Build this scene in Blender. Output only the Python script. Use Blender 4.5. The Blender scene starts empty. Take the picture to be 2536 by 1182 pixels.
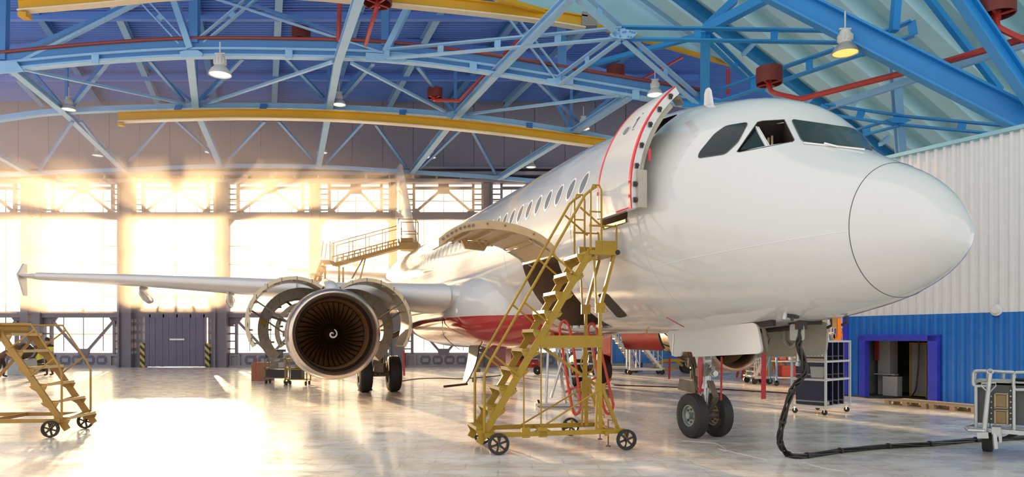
import bpy, bmesh, math, random
from math import sin, cos, pi, radians, sqrt, atan2
from mathutils import Vector, Matrix
from mathutils.bvhtree import BVHTree
random.seed(7)
C = bpy.context.scene.collection
F, CX, Y0, H = 1752.5, 1268.0, 838.0, 1.754
V = Vector

# ------------------------------------------------------------------ geometry from the view
def P(px, py, Y):
    return V(((px-CX)/F*Y, Y, H+(Y0-py)/F*Y))
def PZ(px, py, z):
    Y = F*(z-H)/(Y0-py)
    return V(((px-CX)/F*Y, Y, z))
def PG(px, py): return PZ(px, py, 0.0)
def plane_hit(px, py, o, n):
    d = V(((px-CX)/F, 1, (Y0-py)/F)); e = V((0, 0, H))
    t = (V(o)-e).dot(n)/d.dot(n)
    return e+d*t
NG = V((3.419, 12.563, 0)); YA = radians(109.36)
AB = V((cos(YA), sin(YA), 0)); AS = V((-AB.y, AB.x, 0))
def A(x, y, z): return NG+AB*(x-5.07)+AS*y+V((0, 0, z))
def AL(p):
    d = p-NG
    return V((d.dot(AB)+5.07, d.dot(AS), p.z))
def side(px, py, y):
    """aircraft coordinates of the pixel on the fore-and-aft plane at lateral offset y"""
    return AL(plane_hit(px, py, A(0, y, 0), AS))

# ------------------------------------------------------------------ materials
def lin(c): return c/12.92 if c <= .04045 else ((c+.055)/1.055)**2.4
def hexc(h): return tuple(lin(int(h[i:i+2], 16)/255) for i in (0, 2, 4))
M = {}
def mat(name, col, rough=.5, metal=0., var=.0, scale=6., coat=0., bump=0., spec=.5, em=None, ems=0.):
    m = bpy.data.materials.new(name); m.use_nodes = True
    nt = m.node_tree; b = nt.nodes['Principled BSDF']
    if isinstance(col, str): col = hexc(col)
    b.inputs['Base Color'].default_value = (*col, 1)
    b.inputs['Roughness'].default_value = rough
    b.inputs['Metallic'].default_value = metal
    b.inputs['Specular IOR Level'].default_value = spec
    b.inputs['Coat Weight'].default_value = coat
    b.inputs['Coat Roughness'].default_value = .08
    if em:
        b.inputs['Emission Color'].default_value = (*(hexc(em) if isinstance(em, str) else em), 1)
        b.inputs['Emission Strength'].default_value = ems
    if var or bump:
        tc = nt.nodes.new('ShaderNodeTexCoord'); n = nt.nodes.new('ShaderNodeTexNoise')
        n.inputs['Scale'].default_value = scale; n.inputs['Detail'].default_value = 5
        nt.links.new(tc.outputs['Object'], n.inputs['Vector'])
        if var:
            r = nt.nodes.new('ShaderNodeMix'); r.data_type = 'RGBA'
            r.inputs['A'].default_value = (*[min(1, c*(1+var)) for c in col], 1)
            r.inputs['B'].default_value = (*[c*(1-var) for c in col], 1)
            nt.links.new(n.outputs['Fac'], r.inputs['Factor'])
            nt.links.new(r.outputs['Result'], b.inputs['Base Color'])
        if bump:
            bp = nt.nodes.new('ShaderNodeBump'); bp.inputs['Strength'].default_value = bump; bp.inputs['Distance'].default_value = .02
            nt.links.new(n.outputs['Fac'], bp.inputs['Height']); nt.links.new(bp.outputs['Normal'], b.inputs['Normal'])
    M[name] = m
    return m
mat('white_paint', (.63, .63, .62), .16, coat=.4, var=.03, scale=1.2)
mat('white_matt', (.78, .78, .77), .4, var=.05)
mat('wing_paint', (.62, .61, .60), .28, var=.05, scale=2)
mat('red_paint', (.42, .025, .03), .2, coat=.4, var=.08)
mat('red_edge', (.62, .02, .04), .45)
mat('dark_recess', (.035, .025, .02), .7, var=.3, scale=3)
mat('hold_brown', (.17, .105, .065), .6, var=.35, scale=5)
mat('door_inner', (.42, .37, .30), .5, var=.15)
mat('hatch_inner', (.50, .36, .20), .4, var=.15, scale=4)
mat('cockpit_glass', (.012, .022, .025), .12, spec=.35)
mat('cabin_glass', (.22, .23, .24), .1)
mat('dark_line', (.06, .06, .06), .5)
mat('rubber', (.022, .021, .02), .62, var=.3, scale=14, bump=.25)
mat('rim_green', (.30, .36, .34), .35, metal=.5, var=.1)
mat('rim_tan', (.42, .36, .28), .4, metal=.5, var=.1)
mat('steel', (.55, .54, .52), .3, metal=.8, var=.15)
mat('chrome', (.8, .8, .8), .12, metal=1.)
mat('lip_metal', (.66, .56, .47), .26, metal=1., var=.06)
mat('fan_dark', (.085, .040, .014), .34, metal=.8, var=.25)
mat('intake_liner', (.32, .17, .075), .45, metal=.3, var=.15)
mat('engine_parts', (.20, .16, .12), .5, metal=.6, var=.4, scale=9)
mat('cowl_inner', (.52, .43, .30), .35, metal=.3, var=.2, scale=5)
mat('beige_primer', (.40, .37, .30), .45, var=.12)
mat('yellow_paint', (.34, .205, .006), .42, var=.2, scale=5)
mat('ochre_paint', (.36, .20, .04), .5, var=.2, scale=5)
mat('tread_wood', (.62, .45, .22), .55, var=.12)
mat('crane_yellow', (.66, .36, .01), .45, var=.08, scale=1)
mat('rail_bare', (.78, .68, .48), .35, var=.1)  # paler flange: light on the rail's underside put into the colour
mat('blue_steel', (.015, .26, .64), .42, var=.12, scale=1.5)
mat('steel_blue_light', (.28, .52, .78), .42, var=.1, scale=2)  # lit copy of the mid blue paint, floor bounce and veil in the colour
mat('steel_blue_mid', (.08, .25, .56), .45, var=.1, scale=2)
mat('roof_blue', (.13, .28, .76), .45, var=.12, scale=.6)
mat('roof_slope', (.50, .79, .88), .55, var=.14, scale=.7)
mat('header_sheet', (.34, .60, .68), .6, var=.18, scale=.7)
mat('gable_sheet', (.30, .28, .33), .6, var=.1, scale=.8)
mat('door_steel', (.17, .16, .20), .5, var=.15, scale=1.5)
mat('gate_leaf', (.15, .14, .22), .5, var=.08, scale=1)
mat('concrete', (.30, .30, .33), .7, var=.15, scale=2)
mat('apron_snow', (.88, .88, .90), .8, var=.04, scale=.3)  # apron whitened as a reflector, bounces sunlight up into the hall
mat('gear_door_dark', (.15, .115, .085), .4, var=.2)
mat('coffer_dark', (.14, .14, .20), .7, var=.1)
mat('pipe_red', (.42, .04, .03), .4, var=.15)
mat('pipe_rust', (.24, .05, .04), .5, var=.2)
mat('drum_red', (.16, .022, .015), .6, var=.25)
mat('lamp_grey', (.62, .62, .58), .45)
mat('lamp_steel', (.55, .50, .44), .3, metal=.6)
mat('lamp_lens', (.9, .88, .82), .4, em=(1, .93, .8), ems=.9)
mat('lamp_hot', (1, .8, .5), .4, em=(1, .62, .22), ems=26.)
mat('lamp_warm', (.9, .6, .25), .35, em=(1, .42, .08), ems=1.6)
mat('sheet_white', (.80, .80, .80), .28, var=.05, scale=3)
mat('sheet_blue', (.03, .20, .60), .22, var=.15, scale=3)
mat('trim_violet', (.045, .06, .55), .35, var=.3, scale=2)
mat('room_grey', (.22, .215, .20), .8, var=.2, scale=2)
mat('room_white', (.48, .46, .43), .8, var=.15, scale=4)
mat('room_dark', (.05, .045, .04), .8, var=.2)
mat('rack_white', (.66, .64, .60), .5, var=.1)
mat('panel_navy', (.012, .013, .045), .3, var=.2, scale=6)
mat('panel_edge', (.30, .27, .24), .3, metal=.4)
mat('plate_grey', (.42, .42, .37), .6)
mat('pallet_wood', (.52, .36, .20), .7, var=.25, scale=5)
mat('galvanised', (.50, .51, .51), .35, metal=.7, var=.2, scale=10)
mat('box_grey', (.075, .08, .075), .5, var=.15)
mat('filter_tan', (.50, .36, .20), .7)
mat('mesh_tan', (.30, .21, .10), .8, var=.3, scale=40)
mat('cable_black', (.016, .013, .011), .38)
mat('ribbon_red', (.36, .012, .02), .6, var=.1)
mat('red_handrail', (.60, .06, .02), .4)
mat('orange_paint', (.75, .22, .02), .45)
mat('green_paint', (.02, .55, .15), .5)
mat('hivis', (.62, .70, .04), .7)
mat('cloth_dark', (.05, .03, .02), .85, var=.2)
mat('cloth_brown', (.16, .08, .05), .85, var=.2)
mat('skin', (.45, .22, .12), .6)
mat('hair_brown', (.12, .045, .015), .7)
mat('tarp_grey', (.36, .40, .40), .7, var=.15)
mat('wood_crate', (.30, .13, .06), .7, var=.2)
mat('case_black', (.03, .025, .02), .5)
mat('string_white', (.8, .78, .72), .7)
mat('tape_amber', (.6, .3, .08), .5)
mat('blue_box', (.02, .04, .30), .5)
mat('plastic_white', (.75, .75, .75), .6)

def floor_mat():
    m = bpy.data.materials.new('epoxy_floor'); m.use_nodes = True; M['floor'] = m
    nt = m.node_tree; b = nt.nodes['Principled BSDF']; L = nt.links.new
    tc = nt.nodes.new('ShaderNodeTexCoord')
    def noise(scale, sc=(1, 1, 1), det=6):
        mp = nt.nodes.new('ShaderNodeMapping'); mp.inputs['Scale'].default_value = sc
        L(tc.outputs['Object'], mp.inputs['Vector'])
        n = nt.nodes.new('ShaderNodeTexNoise'); n.inputs['Scale'].default_value = scale; n.inputs['Detail'].default_value = det
        L(mp.outputs['Vector'], n.inputs['Vector']); return n
    n1 = noise(.55, (1, 2.2, 1)); n2 = noise(2.4, (1, 1.7, 1), 7)
    r1 = nt.nodes.new('ShaderNodeValToRGB'); e = r1.color_ramp.elements
    e[0].position = .3; e[0].color = (.60, .54, .47, 1); e[1].position = .72; e[1].color = (.86, .835, .80, 1)
    L(n1.outputs['Fac'], r1.inputs['Fac'])
    r2 = nt.nodes.new('ShaderNodeValToRGB'); e = r2.color_ramp.elements
    e[0].position = .33; e[0].color = (.76, .71, .64, 1); e[1].position = .55; e[1].color = (1, 1, 1, 1)
    L(n2.outputs['Fac'], r2.inputs['Fac'])
    mx = nt.nodes.new('ShaderNodeMix'); mx.data_type = 'RGBA'; mx.blend_type = 'MULTIPLY'; mx.inputs['Factor'].default_value = .75
    L(r1.outputs['Color'], mx.inputs['A']); L(r2.outputs['Color'], mx.inputs['B'])
    br = nt.nodes.new('ShaderNodeTexBrick'); br.inputs['Scale'].default_value = .55; br.inputs['Mortar Size'].default_value = .006
    br.inputs['Color1'].default_value = br.inputs['Color2'].default_value = (1, 1, 1, 1); br.inputs['Mortar'].default_value = (.7, .66, .6, 1)
    L(tc.outputs['Object'], br.inputs['Vector'])
    m2 = nt.nodes.new('ShaderNodeMix'); m2.data_type = 'RGBA'; m2.blend_type = 'MULTIPLY'; m2.inputs['Factor'].default_value = .7
    L(mx.outputs['Result'], m2.inputs['A']); L(br.outputs['Color'], m2.inputs['B'])
    L(m2.outputs['Result'], b.inputs['Base Color'])
    mr = nt.nodes.new('ShaderNodeMapRange'); mr.inputs['From Min'].default_value = .3; mr.inputs['From Max'].default_value = .7
    mr.inputs['To Min'].default_value = .20; mr.inputs['To Max'].default_value = .36
    L(n2.outputs['Fac'], mr.inputs['Value']); L(mr.outputs['Result'], b.inputs['Roughness'])
    bp = nt.nodes.new('ShaderNodeBump'); bp.inputs['Strength'].default_value = .06; bp.inputs['Distance'].default_value = .02
    L(n1.outputs['Fac'], bp.inputs['Height']); L(bp.outputs['Normal'], b.inputs['Normal'])
    b.inputs['Specular IOR Level'].default_value = .42; b.inputs['Coat Weight'].default_value = .22; b.inputs['Coat Roughness'].default_value = .10
floor_mat()
def pane_mat():
    m = bpy.data.materials.new('window_glass'); m.use_nodes = True; M['glass'] = m
    nt = m.node_tree; nt.nodes.clear()
    o = nt.nodes.new('ShaderNodeOutputMaterial'); t = nt.nodes.new('ShaderNodeBsdfTransparent'); g = nt.nodes.new('ShaderNodeBsdfGlossy')
    t.inputs['Color'].default_value = (.97, .97, .95, 1); g.inputs['Roughness'].default_value = .05
    x = nt.nodes.new('ShaderNodeMixShader'); x.inputs[0].default_value = .04
    nt.links.new(t.outputs[0], x.inputs[1]); nt.links.new(g.outputs[0], x.inputs[2]); nt.links.new(x.outputs[0], o.inputs[0])
pane_mat()
def livery_mat():
    """white gloss paint that turns red on the belly fairing (aircraft coordinates)"""
    m = mat('livery', (.63, .63, .62), .09, coat=.4); nt = m.node_tree; b = nt.nodes['Principled BSDF']; L = nt.links.new
    g = nt.nodes.new('ShaderNodeNewGeometry'); s = nt.nodes.new('ShaderNodeSeparateXYZ'); L(g.outputs['Position'], s.inputs[0])
    # distance aft along the aircraft axis
    d = nt.nodes.new('ShaderNodeVectorMath'); d.operation = 'DOT_PRODUCT'; L(g.outputs['Position'], d.inputs[0]); d.inputs[1].default_value = AB
    a = nt.nodes.new('ShaderNodeMath'); a.operation = 'SUBTRACT'; L(d.outputs['Value'], a.inputs[0]); a.inputs[1].default_value = NG.dot(AB)-5.07
    # line: z < 2.25 + .012*(x-11), x > 9.2
    c1 = nt.nodes.new('ShaderNodeMath'); c1.operation = 'LESS_THAN'; L(s.outputs['Z'], c1.inputs[0]); c1.inputs[1].default_value = 2.33
    c2 = nt.nodes.new('ShaderNodeMath'); c2.operation = 'GREATER_THAN'; L(a.outputs[0], c2.inputs[0]); c2.inputs[1].default_value = 9.7
    k = nt.nodes.new('ShaderNodeMath'); k.operation = 'MULTIPLY'; L(c1.outputs[0], k.inputs[0]); L(c2.outputs[0], k.inputs[1])
    mx = nt.nodes.new('ShaderNodeMix'); mx.data_type = 'RGBA'; L(k.outputs[0], mx.inputs['Factor'])
    mx.inputs['A'].default_value = (.63, .63, .62, 1); mx.inputs['B'].default_value = (.42, .025, .03, 1)
    L(mx.outputs['Result'], b.inputs['Base Color'])
livery_mat()
def hazard_mat():
    m = mat('hazard', (.5, .4, .1), .6); nt = m.node_tree; b = nt.nodes['Principled BSDF']; L = nt.links.new
    tc = nt.nodes.new('ShaderNodeTexCoord'); mp = nt.nodes.new('ShaderNodeMapping'); mp.inputs['Rotation'].default_value = (0, radians(45), 0)
    w = nt.nodes.new('ShaderNodeTexWave'); w.inputs['Scale'].default_value = 1.1; w.inputs['Distortion'].default_value = 0
    L(tc.outputs['Object'], mp.inputs[0]); L(mp.outputs[0], w.inputs[0])
    r = nt.nodes.new('ShaderNodeValToRGB'); r.color_ramp.interpolation = 'CONSTANT'; e = r.color_ramp.elements
    e[0].color = (.04, .04, .04, 1); e[1].position = .5; e[1].color = (.55, .42, .08, 1)
    L(w.outputs['Fac'], r.inputs[0]); L(r.outputs[0], b.inputs['Base Color'])
hazard_mat()

# ------------------------------------------------------------------ object helpers
ORG = {}
SPLIT = set('handrail_strut cowl_latch toe_board tread_bracket jack_base trolley_post skin_joint hold_roller door_rib splice_plate gusset_plate door_latch hold_open_rod gas_strut wheel_bracket screw_jack castor_fork pillar plinth_block stand_leg bottom_board frame_brace trolley_chassis coffer coffer_boss'.split())
def props(o, label=None, cat=None, group=None, kind=None):
    if label: o['label'] = label
    if cat: o['category'] = cat
    if group: o['group'] = group
    if kind: o['kind'] = kind
    return o
def thing(name, label, cat, loc, group=None, kind=None):
    o = bpy.data.objects.new(name, None); C.objects.link(o)
    o.location = loc; ORG[o] = V(loc); o.empty_display_size = .2
    return props(o, label, cat, group, kind)
class MB:
    def __init__(s): s.v = []; s.f = []; s.sm = []
    def add(s, vs, fs, smooth=False):
        n = len(s.v); s.v += [V(x) for x in vs]; s.f += [tuple(n+i for i in f) for f in fs]; s.sm += [smooth]*len(fs)
        return s
    def box(s, c, size, R=None):
        c = V(c); x, y, z = [k/2 for k in size]
        vs = [V((i*x, j*y, k*z)) for i in (-1, 1) for j in (-1, 1) for k in (-1, 1)]
        if R is not None: vs = [R @ q for q in vs]
        return s.add([c+q for q in vs], [(0, 1, 3, 2), (4, 6, 7, 5), (0, 4, 5, 1), (2, 3, 7, 6), (0, 2, 6, 4), (1, 5, 7, 3)])
    def box2(s, a, b):
        a, b = V(a), V(b); return s.box((a+b)/2, [abs(b[i]-a[i]) for i in range(3)])
    def bar(s, p, q, w, h=None, up=(0, 0, 1), off=0.):
        """rectangular bar from p to q, w across, h along 'up'"""
        p, q = V(p), V(q); h = w if h is None else h; d = q-p
        if d.length < 1e-6: return s
        d.normalize(); up = V(up)
        if abs(d.dot(up)) > .97: up = V((0, 1, 0)) if abs(d.y) < .9 else V((1, 0, 0))
        a = d.cross(up).normalized(); u = a.cross(d).normalized()
        vs = [e+a*i*w/2+u*(j*h/2+off) for e in (p, q) for i, j in ((-1, -1), (1, -1), (1, 1), (-1, 1))]
        return s.add(vs, [(3, 2, 1, 0), (4, 5, 6, 7), (0, 1, 5, 4), (1, 2, 6, 5), (2, 3, 7, 6), (3, 0, 4, 7)])
    def ibeam(s, p, q, w, h, t=.03, up=(0, 0, 1)):
        s.bar(p, q, w, t, up, off=-h/2+t/2); s.bar(p, q, w, t, up, off=h/2-t/2); return s.bar(p, q, t, h-2*t, up)
    def poly_bar(s, pts, w, h, up=(0, 0, 1), off=0.):
        """swept rectangular bar along a polyline, mitred"""
        pts = [V(p) for p in pts]; n = len(pts); rings = []
        for i, p in enumerate(pts):
            d = (pts[min(i+1, n-1)]-pts[max(i-1, 0)]).normalized(); a = d.cross(V(up)).normalized(); u = a.cross(d).normalized()
            rings.append([p+a*x*w/2+u*(z*h/2+off) for x, z in ((-1, -1), (1, -1), (1, 1), (-1, 1))])
        vs = [q for r in rings for q in r]; fs = [(3, 2, 1, 0), tuple(4*(n-1)+k for k in range(4))]
        for i in range(n-1):
            for k in range(4): fs.append((4*i+k, 4*i+(k+1) % 4, 4*i+4+(k+1) % 4, 4*i+4+k))
        return s.add(vs, fs)
    def tube(s, pts, r, n=8, closed=False):
        pts = [V(p) for p in pts]; m = len(pts); rr = r if isinstance(r, (list, tuple)) else [r]*m
        def tan(i):
            if closed: return (pts[(i+1) % m]-pts[i-1]).normalized()
            return (pts[min(i+1, m-1)]-pts[max(i-1, 0)]).normalized()
        t = tan(0); a = t.cross(V((0, 0, 1)));
        if a.length < .1: a = t.cross(V((1, 0, 0)))
        a.normalize(); vs = []
        for i in range(m):
            t = tan(i); a = (a-t*a.dot(t)).normalized(); b = t.cross(a)
            vs += [pts[i]+(a*cos(2*pi*k/n)+b*sin(2*pi*k/n))*rr[i] for k in range(n)]
        fs = []
        for i in range(m if closed else m-1):
            j = (i+1) % m
            for k in range(n): fs.append((i*n+k, i*n+(k+1) % n, j*n+(k+1) % n, j*n+k))
        s.add(vs, fs, True)
        if not closed:
            s.add(vs[:n], [tuple(reversed(range(n)))]); s.add(vs[-n:], [tuple(range(n))])
        return s
    def cyl(s, p, q, r, r2=None, n=20): return s.tube([p, q], [r, r if r2 is None else r2], n)
    def lathe(s, prof, o, ax, n=32, closed=False, smooth=True):
        """prof: list of (distance along ax, radius)"""
        o, ax = V(o), V(ax).normalized(); a = ax.cross(V((0, 0, 1)))
        if a.length < .1: a = ax.cross(V((1, 0, 0)))
        a.normalize(); b = ax.cross(a); vs = []
        for t, r in prof: vs += [o+ax*t+(a*cos(2*pi*k/n)+b*sin(2*pi*k/n))*max(r, 1e-4) for k in range(n)]
        m = len(prof); fs = []
        for i in range(m if closed else m-1):
            j = (i+1) % m
            for k in range(n): fs.append((i*n+k, i*n+(k+1) % n, j*n+(k+1) % n, j*n+k))
        return s.add(vs, fs, smooth)
    def prism(s, poly, off):
        poly = [V(p) for p in poly]; n = len(poly); off = V(off)
        fs = [tuple(reversed(range(n))), tuple(range(n, 2*n))]+[(i, (i+1) % n, n+(i+1) % n, n+i) for i in range(n)]
        return s.add(poly+[p+off for p in poly], fs)
    def grid(s, rows, closed=False, smooth=True):
        n = len(rows[0]); m = len(rows); fs = []
        for i in range(m-1):
            for k in range(n if closed else n-1): fs.append((i*n+k, i*n+(k+1) % n, (i+1)*n+(k+1) % n, (i+1)*n+k))
        return s.add([q for r in rows for q in r], fs, smooth)
    def islands(s):
        par = list(range(len(s.v)))
        def fd(i):
            while par[i] != i: par[i] = par[par[i]]; i = par[i]
            return i
        seen = {}
        for i, p in enumerate(s.v):
            k = (round(p.x, 4), round(p.y, 4), round(p.z, 4))
            if k in seen: par[fd(i)] = fd(seen[k])
            else: seen[k] = i
        for f in s.f:
            for i in f[1:]: par[fd(i)] = fd(f[0])
        g = {}
        for f, sm in zip(s.f, s.sm): g.setdefault(fd(f[0]), []).append((f, sm))
        out = []
        for fs in g.values():
            b = MB(); ix = {}
            for f, sm in fs:
                for i in f:
                    if i not in ix: ix[i] = len(b.v); b.v.append(s.v[i])
                b.f.append(tuple(ix[i] for i in f)); b.sm.append(sm)
            out.append(b)
        return out
    def build(s, name, m, parent=None, *a, **k):
        if name in SPLIT and parent is not None:
            for b in s.islands(): o = b.build1(name, m, parent, *a, **k)
            return o
        return s.build1(name, m, parent, *a, **k)
    def build1(s, name, m, parent=None, label=None, cat=None, group=None, kind=None, fix=True, bevel=0):
        me = bpy.data.meshes.new(name)
        if parent is not None: org = ORG[parent]
        else:
            lo = [min(p[i] for p in s.v) for i in range(3)]; hi = [max(p[i] for p in s.v) for i in range(3)]
            org = V(((lo[0]+hi[0])/2, (lo[1]+hi[1])/2, lo[2]))
        me.from_pydata([p-org for p in s.v], [], s.f); me.polygons.foreach_set('use_smooth', s.sm)
        if fix:
            bm = bmesh.new(); bm.from_mesh(me); bmesh.ops.remove_doubles(bm, verts=bm.verts, dist=1e-5); bmesh.ops.recalc_face_normals(bm, faces=bm.faces); bm.to_mesh(me); bm.free()
        if any(s.sm): me.set_sharp_from_angle(angle=radians(42))
        for x in (m if isinstance(m, list) else [m]): me.materials.append(M[x])
        o = bpy.data.objects.new(name, me); C.objects.link(o)
        if parent is not None: o.parent = parent
        else: o.location = org
        ORG[o] = org.copy()
        if bevel:
            b = o.modifiers.new('edge', 'BEVEL'); b.width = bevel; b.segments = 2; b.limit_method = 'ANGLE'
        return props(o, label, cat, group, kind)
def copy_tree(o, parent=None):
    c = o.copy(); C.objects.link(c)
    if parent is not None: c.parent = parent
    ORG[c] = ORG[o]
    for ch in [k for k in KIDS.get(o, [])]: copy_tree(ch, c)
    return c
KIDS = {}
def index_kids():
    KIDS.clear()
    for o in list(bpy.data.objects):
        if o.parent: KIDS.setdefault(o.parent, []).append(o)
def dup(root, loc, rotz=0, label=None, scale=None):
    index_kids(); c = copy_tree(root); c.location = loc; c.rotation_euler = (0, 0, rotz)
    if label: c['label'] = label
    if scale: c.scale = (scale,)*3
    return c
def smooth_path(pts, n=6, closed=False):
    pts = [V(p) for p in pts]; m = len(pts); out = []
    for i in range(m if closed else m-1):
        p0 = pts[i-1] if (closed or i > 0) else pts[i]; p1 = pts[i]; p2 = pts[(i+1) % m]; p3 = pts[(i+2) % m] if (closed or i+2 < m) else p2
        for k in range(n):
            t = k/n
            out.append(.5*((2*p1)+(p2-p0)*t+(2*p0-5*p1+4*p2-p3)*t*t+(3*p1-p0-3*p2+p3)*t**3))
    if not closed: out.append(pts[-1])
    return out
def rounded(poly, r, n=5):
    """round the corners of a 2-D polygon"""
    out = []; m = len(poly)
    for i in range(m):
        p, a, b = V(poly[i]), V(poly[i-1]), V(poly[(i+1) % m])
        u, w = (a-p), (b-p); k = min(r, u.length*.45, w.length*.45)
        s, e = p+u.normalized()*k, p+w.normalized()*k
        for j in range(n+1):
            t = j/n; out.append(s*(1-t)**2+p*2*t*(1-t)+e*t*t)
    return out

# ================================================================== THE HALL
BW = 43.0
def W(px, py, y=BW): return P(px, py, y)
# floor
MB().box2((-60, -12, -.2), (36, 43.6, 0)).build('floor', 'floor', kind='structure', label='glossy mottled grey concrete hangar floor')
MB().box2((-140, 43.6, -.25), (120, 160, -.02)).build('floor', 'apron_snow', kind='structure', label='pale apron outside the glazed hangar wall')
# ceiling of the far hall: corrugated sheet, ribs running across
def far_ceiling():
    b = MB(); y = 28.6; rows = []
    while y < 43.3:
        for dy, dz in ((0, 0), (.10, 0), (.13, -.13), (.20, -.13)):
            rows.append([V((-46, y+dy, 16.25+dz)), V((20, y+dy, 16.25+dz))])
        y += .24
    b.grid(rows, smooth=False)
    return b.add([(-46, 17, 16.25), (-1.4, 17, 16.25), (-1.4, 28.6, 16.25), (-46, 28.6, 16.25)], [(0, 1, 2, 3)])
far_ceiling().build('ceiling', 'roof_blue', kind='structure', label='blue corrugated roof sheeting over the far hall', fix=False)
# near roof: folded plates sloping down to the annex
RO = V((5.3, 28, 15.2)); RR = V((.858, .514, -.31)); RE = V((-.514, .858, 0))
def roof(rc, e, dz=0): return RO+RR*rc+RE*e+V((0, 0, dz))
def near_roof():
    rows = []; e = -34
    while e+1.42 < 0:
        for de, dz in ((0, 0), (.62, 0), (.8, -.56), (1.42, -.56)):
            rows.append([roof(-12, e+de, dz), roof(26, e+de, dz)])
        e += 1.6
    rows.append([roof(-12, e, 0), roof(26, e, 0)])
    return MB().grid(rows, smooth=False)
near_roof().build('ceiling', 'roof_slope', kind='structure', label='pale grey folded roof plates sloping down above the white annex', fix=False)
# header sheet between the two halls
HO = V((3.6, 27, 0)); HR = V((.858, .514, 0))
def header():
    b = MB(); t = -5.4
    while t < 7.0:
        t2 = t+.75
        zt = lambda q: min(17.4, 15.2-.31*(q-2)-.05)
        for u0, u1, o in ((t, t2-.04, 0), (t2-.04, t2, .03)):
            z0, z1 = 13.6, max(13.62, zt(u0)); z3 = max(13.62, zt(u1))
            p = [HO+HR*u0+V((0, 0, z0)), HO+HR*u1+V((0, 0, z0)), HO+HR*u1+V((0, 0, z3)), HO+HR*u0+V((0, 0, z1))]
            b.prism(p, RE*(.08+o))
        t = t2
    return b
hd = thing('wall_header', 'grey-blue sheet header wall hanging between the two halls', None, HO+V((0, 0, 13.6)), kind='structure')
header().build('sheet', 'header_sheet', hd)
MB().bar(HO+HR*-5.4+V((0, 0, 13.55)), HO+HR*7.3+V((0, 0, 13.55)), .16, .14).build('edge_trim', 'crane_yellow', hd)
MB().bar(roof(9.3, -.1, -.5), roof(26, -.1, -.5), .1, 1.0).build('wall_gable', 'header_sheet', kind='structure', label='grey sheet strip closing the edge of the sloping roof')
MB().bar(roof(-10, -1.05, -.25), roof(26, -1.05, -.25), .9, .4).build('beam', 'blue_steel', kind='structure', label='dark blue rafter along the edge of the sloping roof')
MB().bar(roof(-10, -.4, -.35), roof(26, -.4, -.35), .22, .3).build('beam', 'steel_blue_light', kind='structure', label='lighter blue rafter beside the grey header wall')

# ------------------------------------------------------------------ back wall
wb = thing('wall_back', 'steel framed glazed end wall of the far hall', None, (-10, BW, 0), kind='structure')
JIT = [0]
def wbox(b, x0, y0, x1, y1, d0=-.15, d1=.15):
    p, q = W(x0, y0), W(x1, y1); JIT[0] += 1; d0 -= (JIT[0] % 9)*.003
    return b.box2((p.x, BW+d0, p.z), (q.x, BW+d1, q.z))
def wbar(b, x0, y0, x1, y1, w=.12, d=.12, dy=0):
    p, q = W(x0, y0), W(x1, y1); p.y += dy; q.y += dy
    return b.bar(p, q, d, w, up=(0, 0, 1) if abs(p.x-q.x) > .1 else (1, 0, 0))
COLS = [-145, 85, 318, 553, 783, 985, 1207, 1425]
HW = {85: 23, 318: 14, 553: 13, 783: 9, 985: 16, 1207: 11}
gable = MB()
for i in range(34):
    x = -43+i*1.85; gable.box2((x, BW+.1, W(0, 456).z), (x+1.80, BW+.2, 16.4)); gable.box2((x+1.80, BW+.14, W(0, 456).z), (x+1.85, BW+.2, 16.4))
gable.build('gable_sheet', 'gable_sheet', wb)
for (y0, y1, d) in ((448, 456, .55), (432, 440, .75), (418, 423, .5)):
    wbox(MB(), -200, y0, 1440, y1, -d, .1).build('door_track', 'gable_sheet', wb)
for x in range(-20, 1300, 58):
    wbox(MB(), x, 436, x+5, 448, -.6, 0).build('track_bracket', 'gable_sheet', wb)
for cx in COLS:
    b = MB(); h = HW.get(cx, 12)
    if cx == 85:
        wbox(b, 60, 456, 79, 912, -.35, .3); wbox(b, 92, 456, 108, 912, -.35, .3)
        for k in range(15): wbox(b, 79, 470+k*30, 92, 478+k*30, -.3, .25)
    else:
        wbox(b, cx-h, 456, cx+h, 912, -.35, .3); wbox(b, cx-h-3, 456, cx-h+2, 912, -.5, -.2); wbox(b, cx+h-2, 456, cx+h+3, 912, -.5, -.2)
    b.build('column', 'door_steel', wb)
nwin = 0
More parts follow.
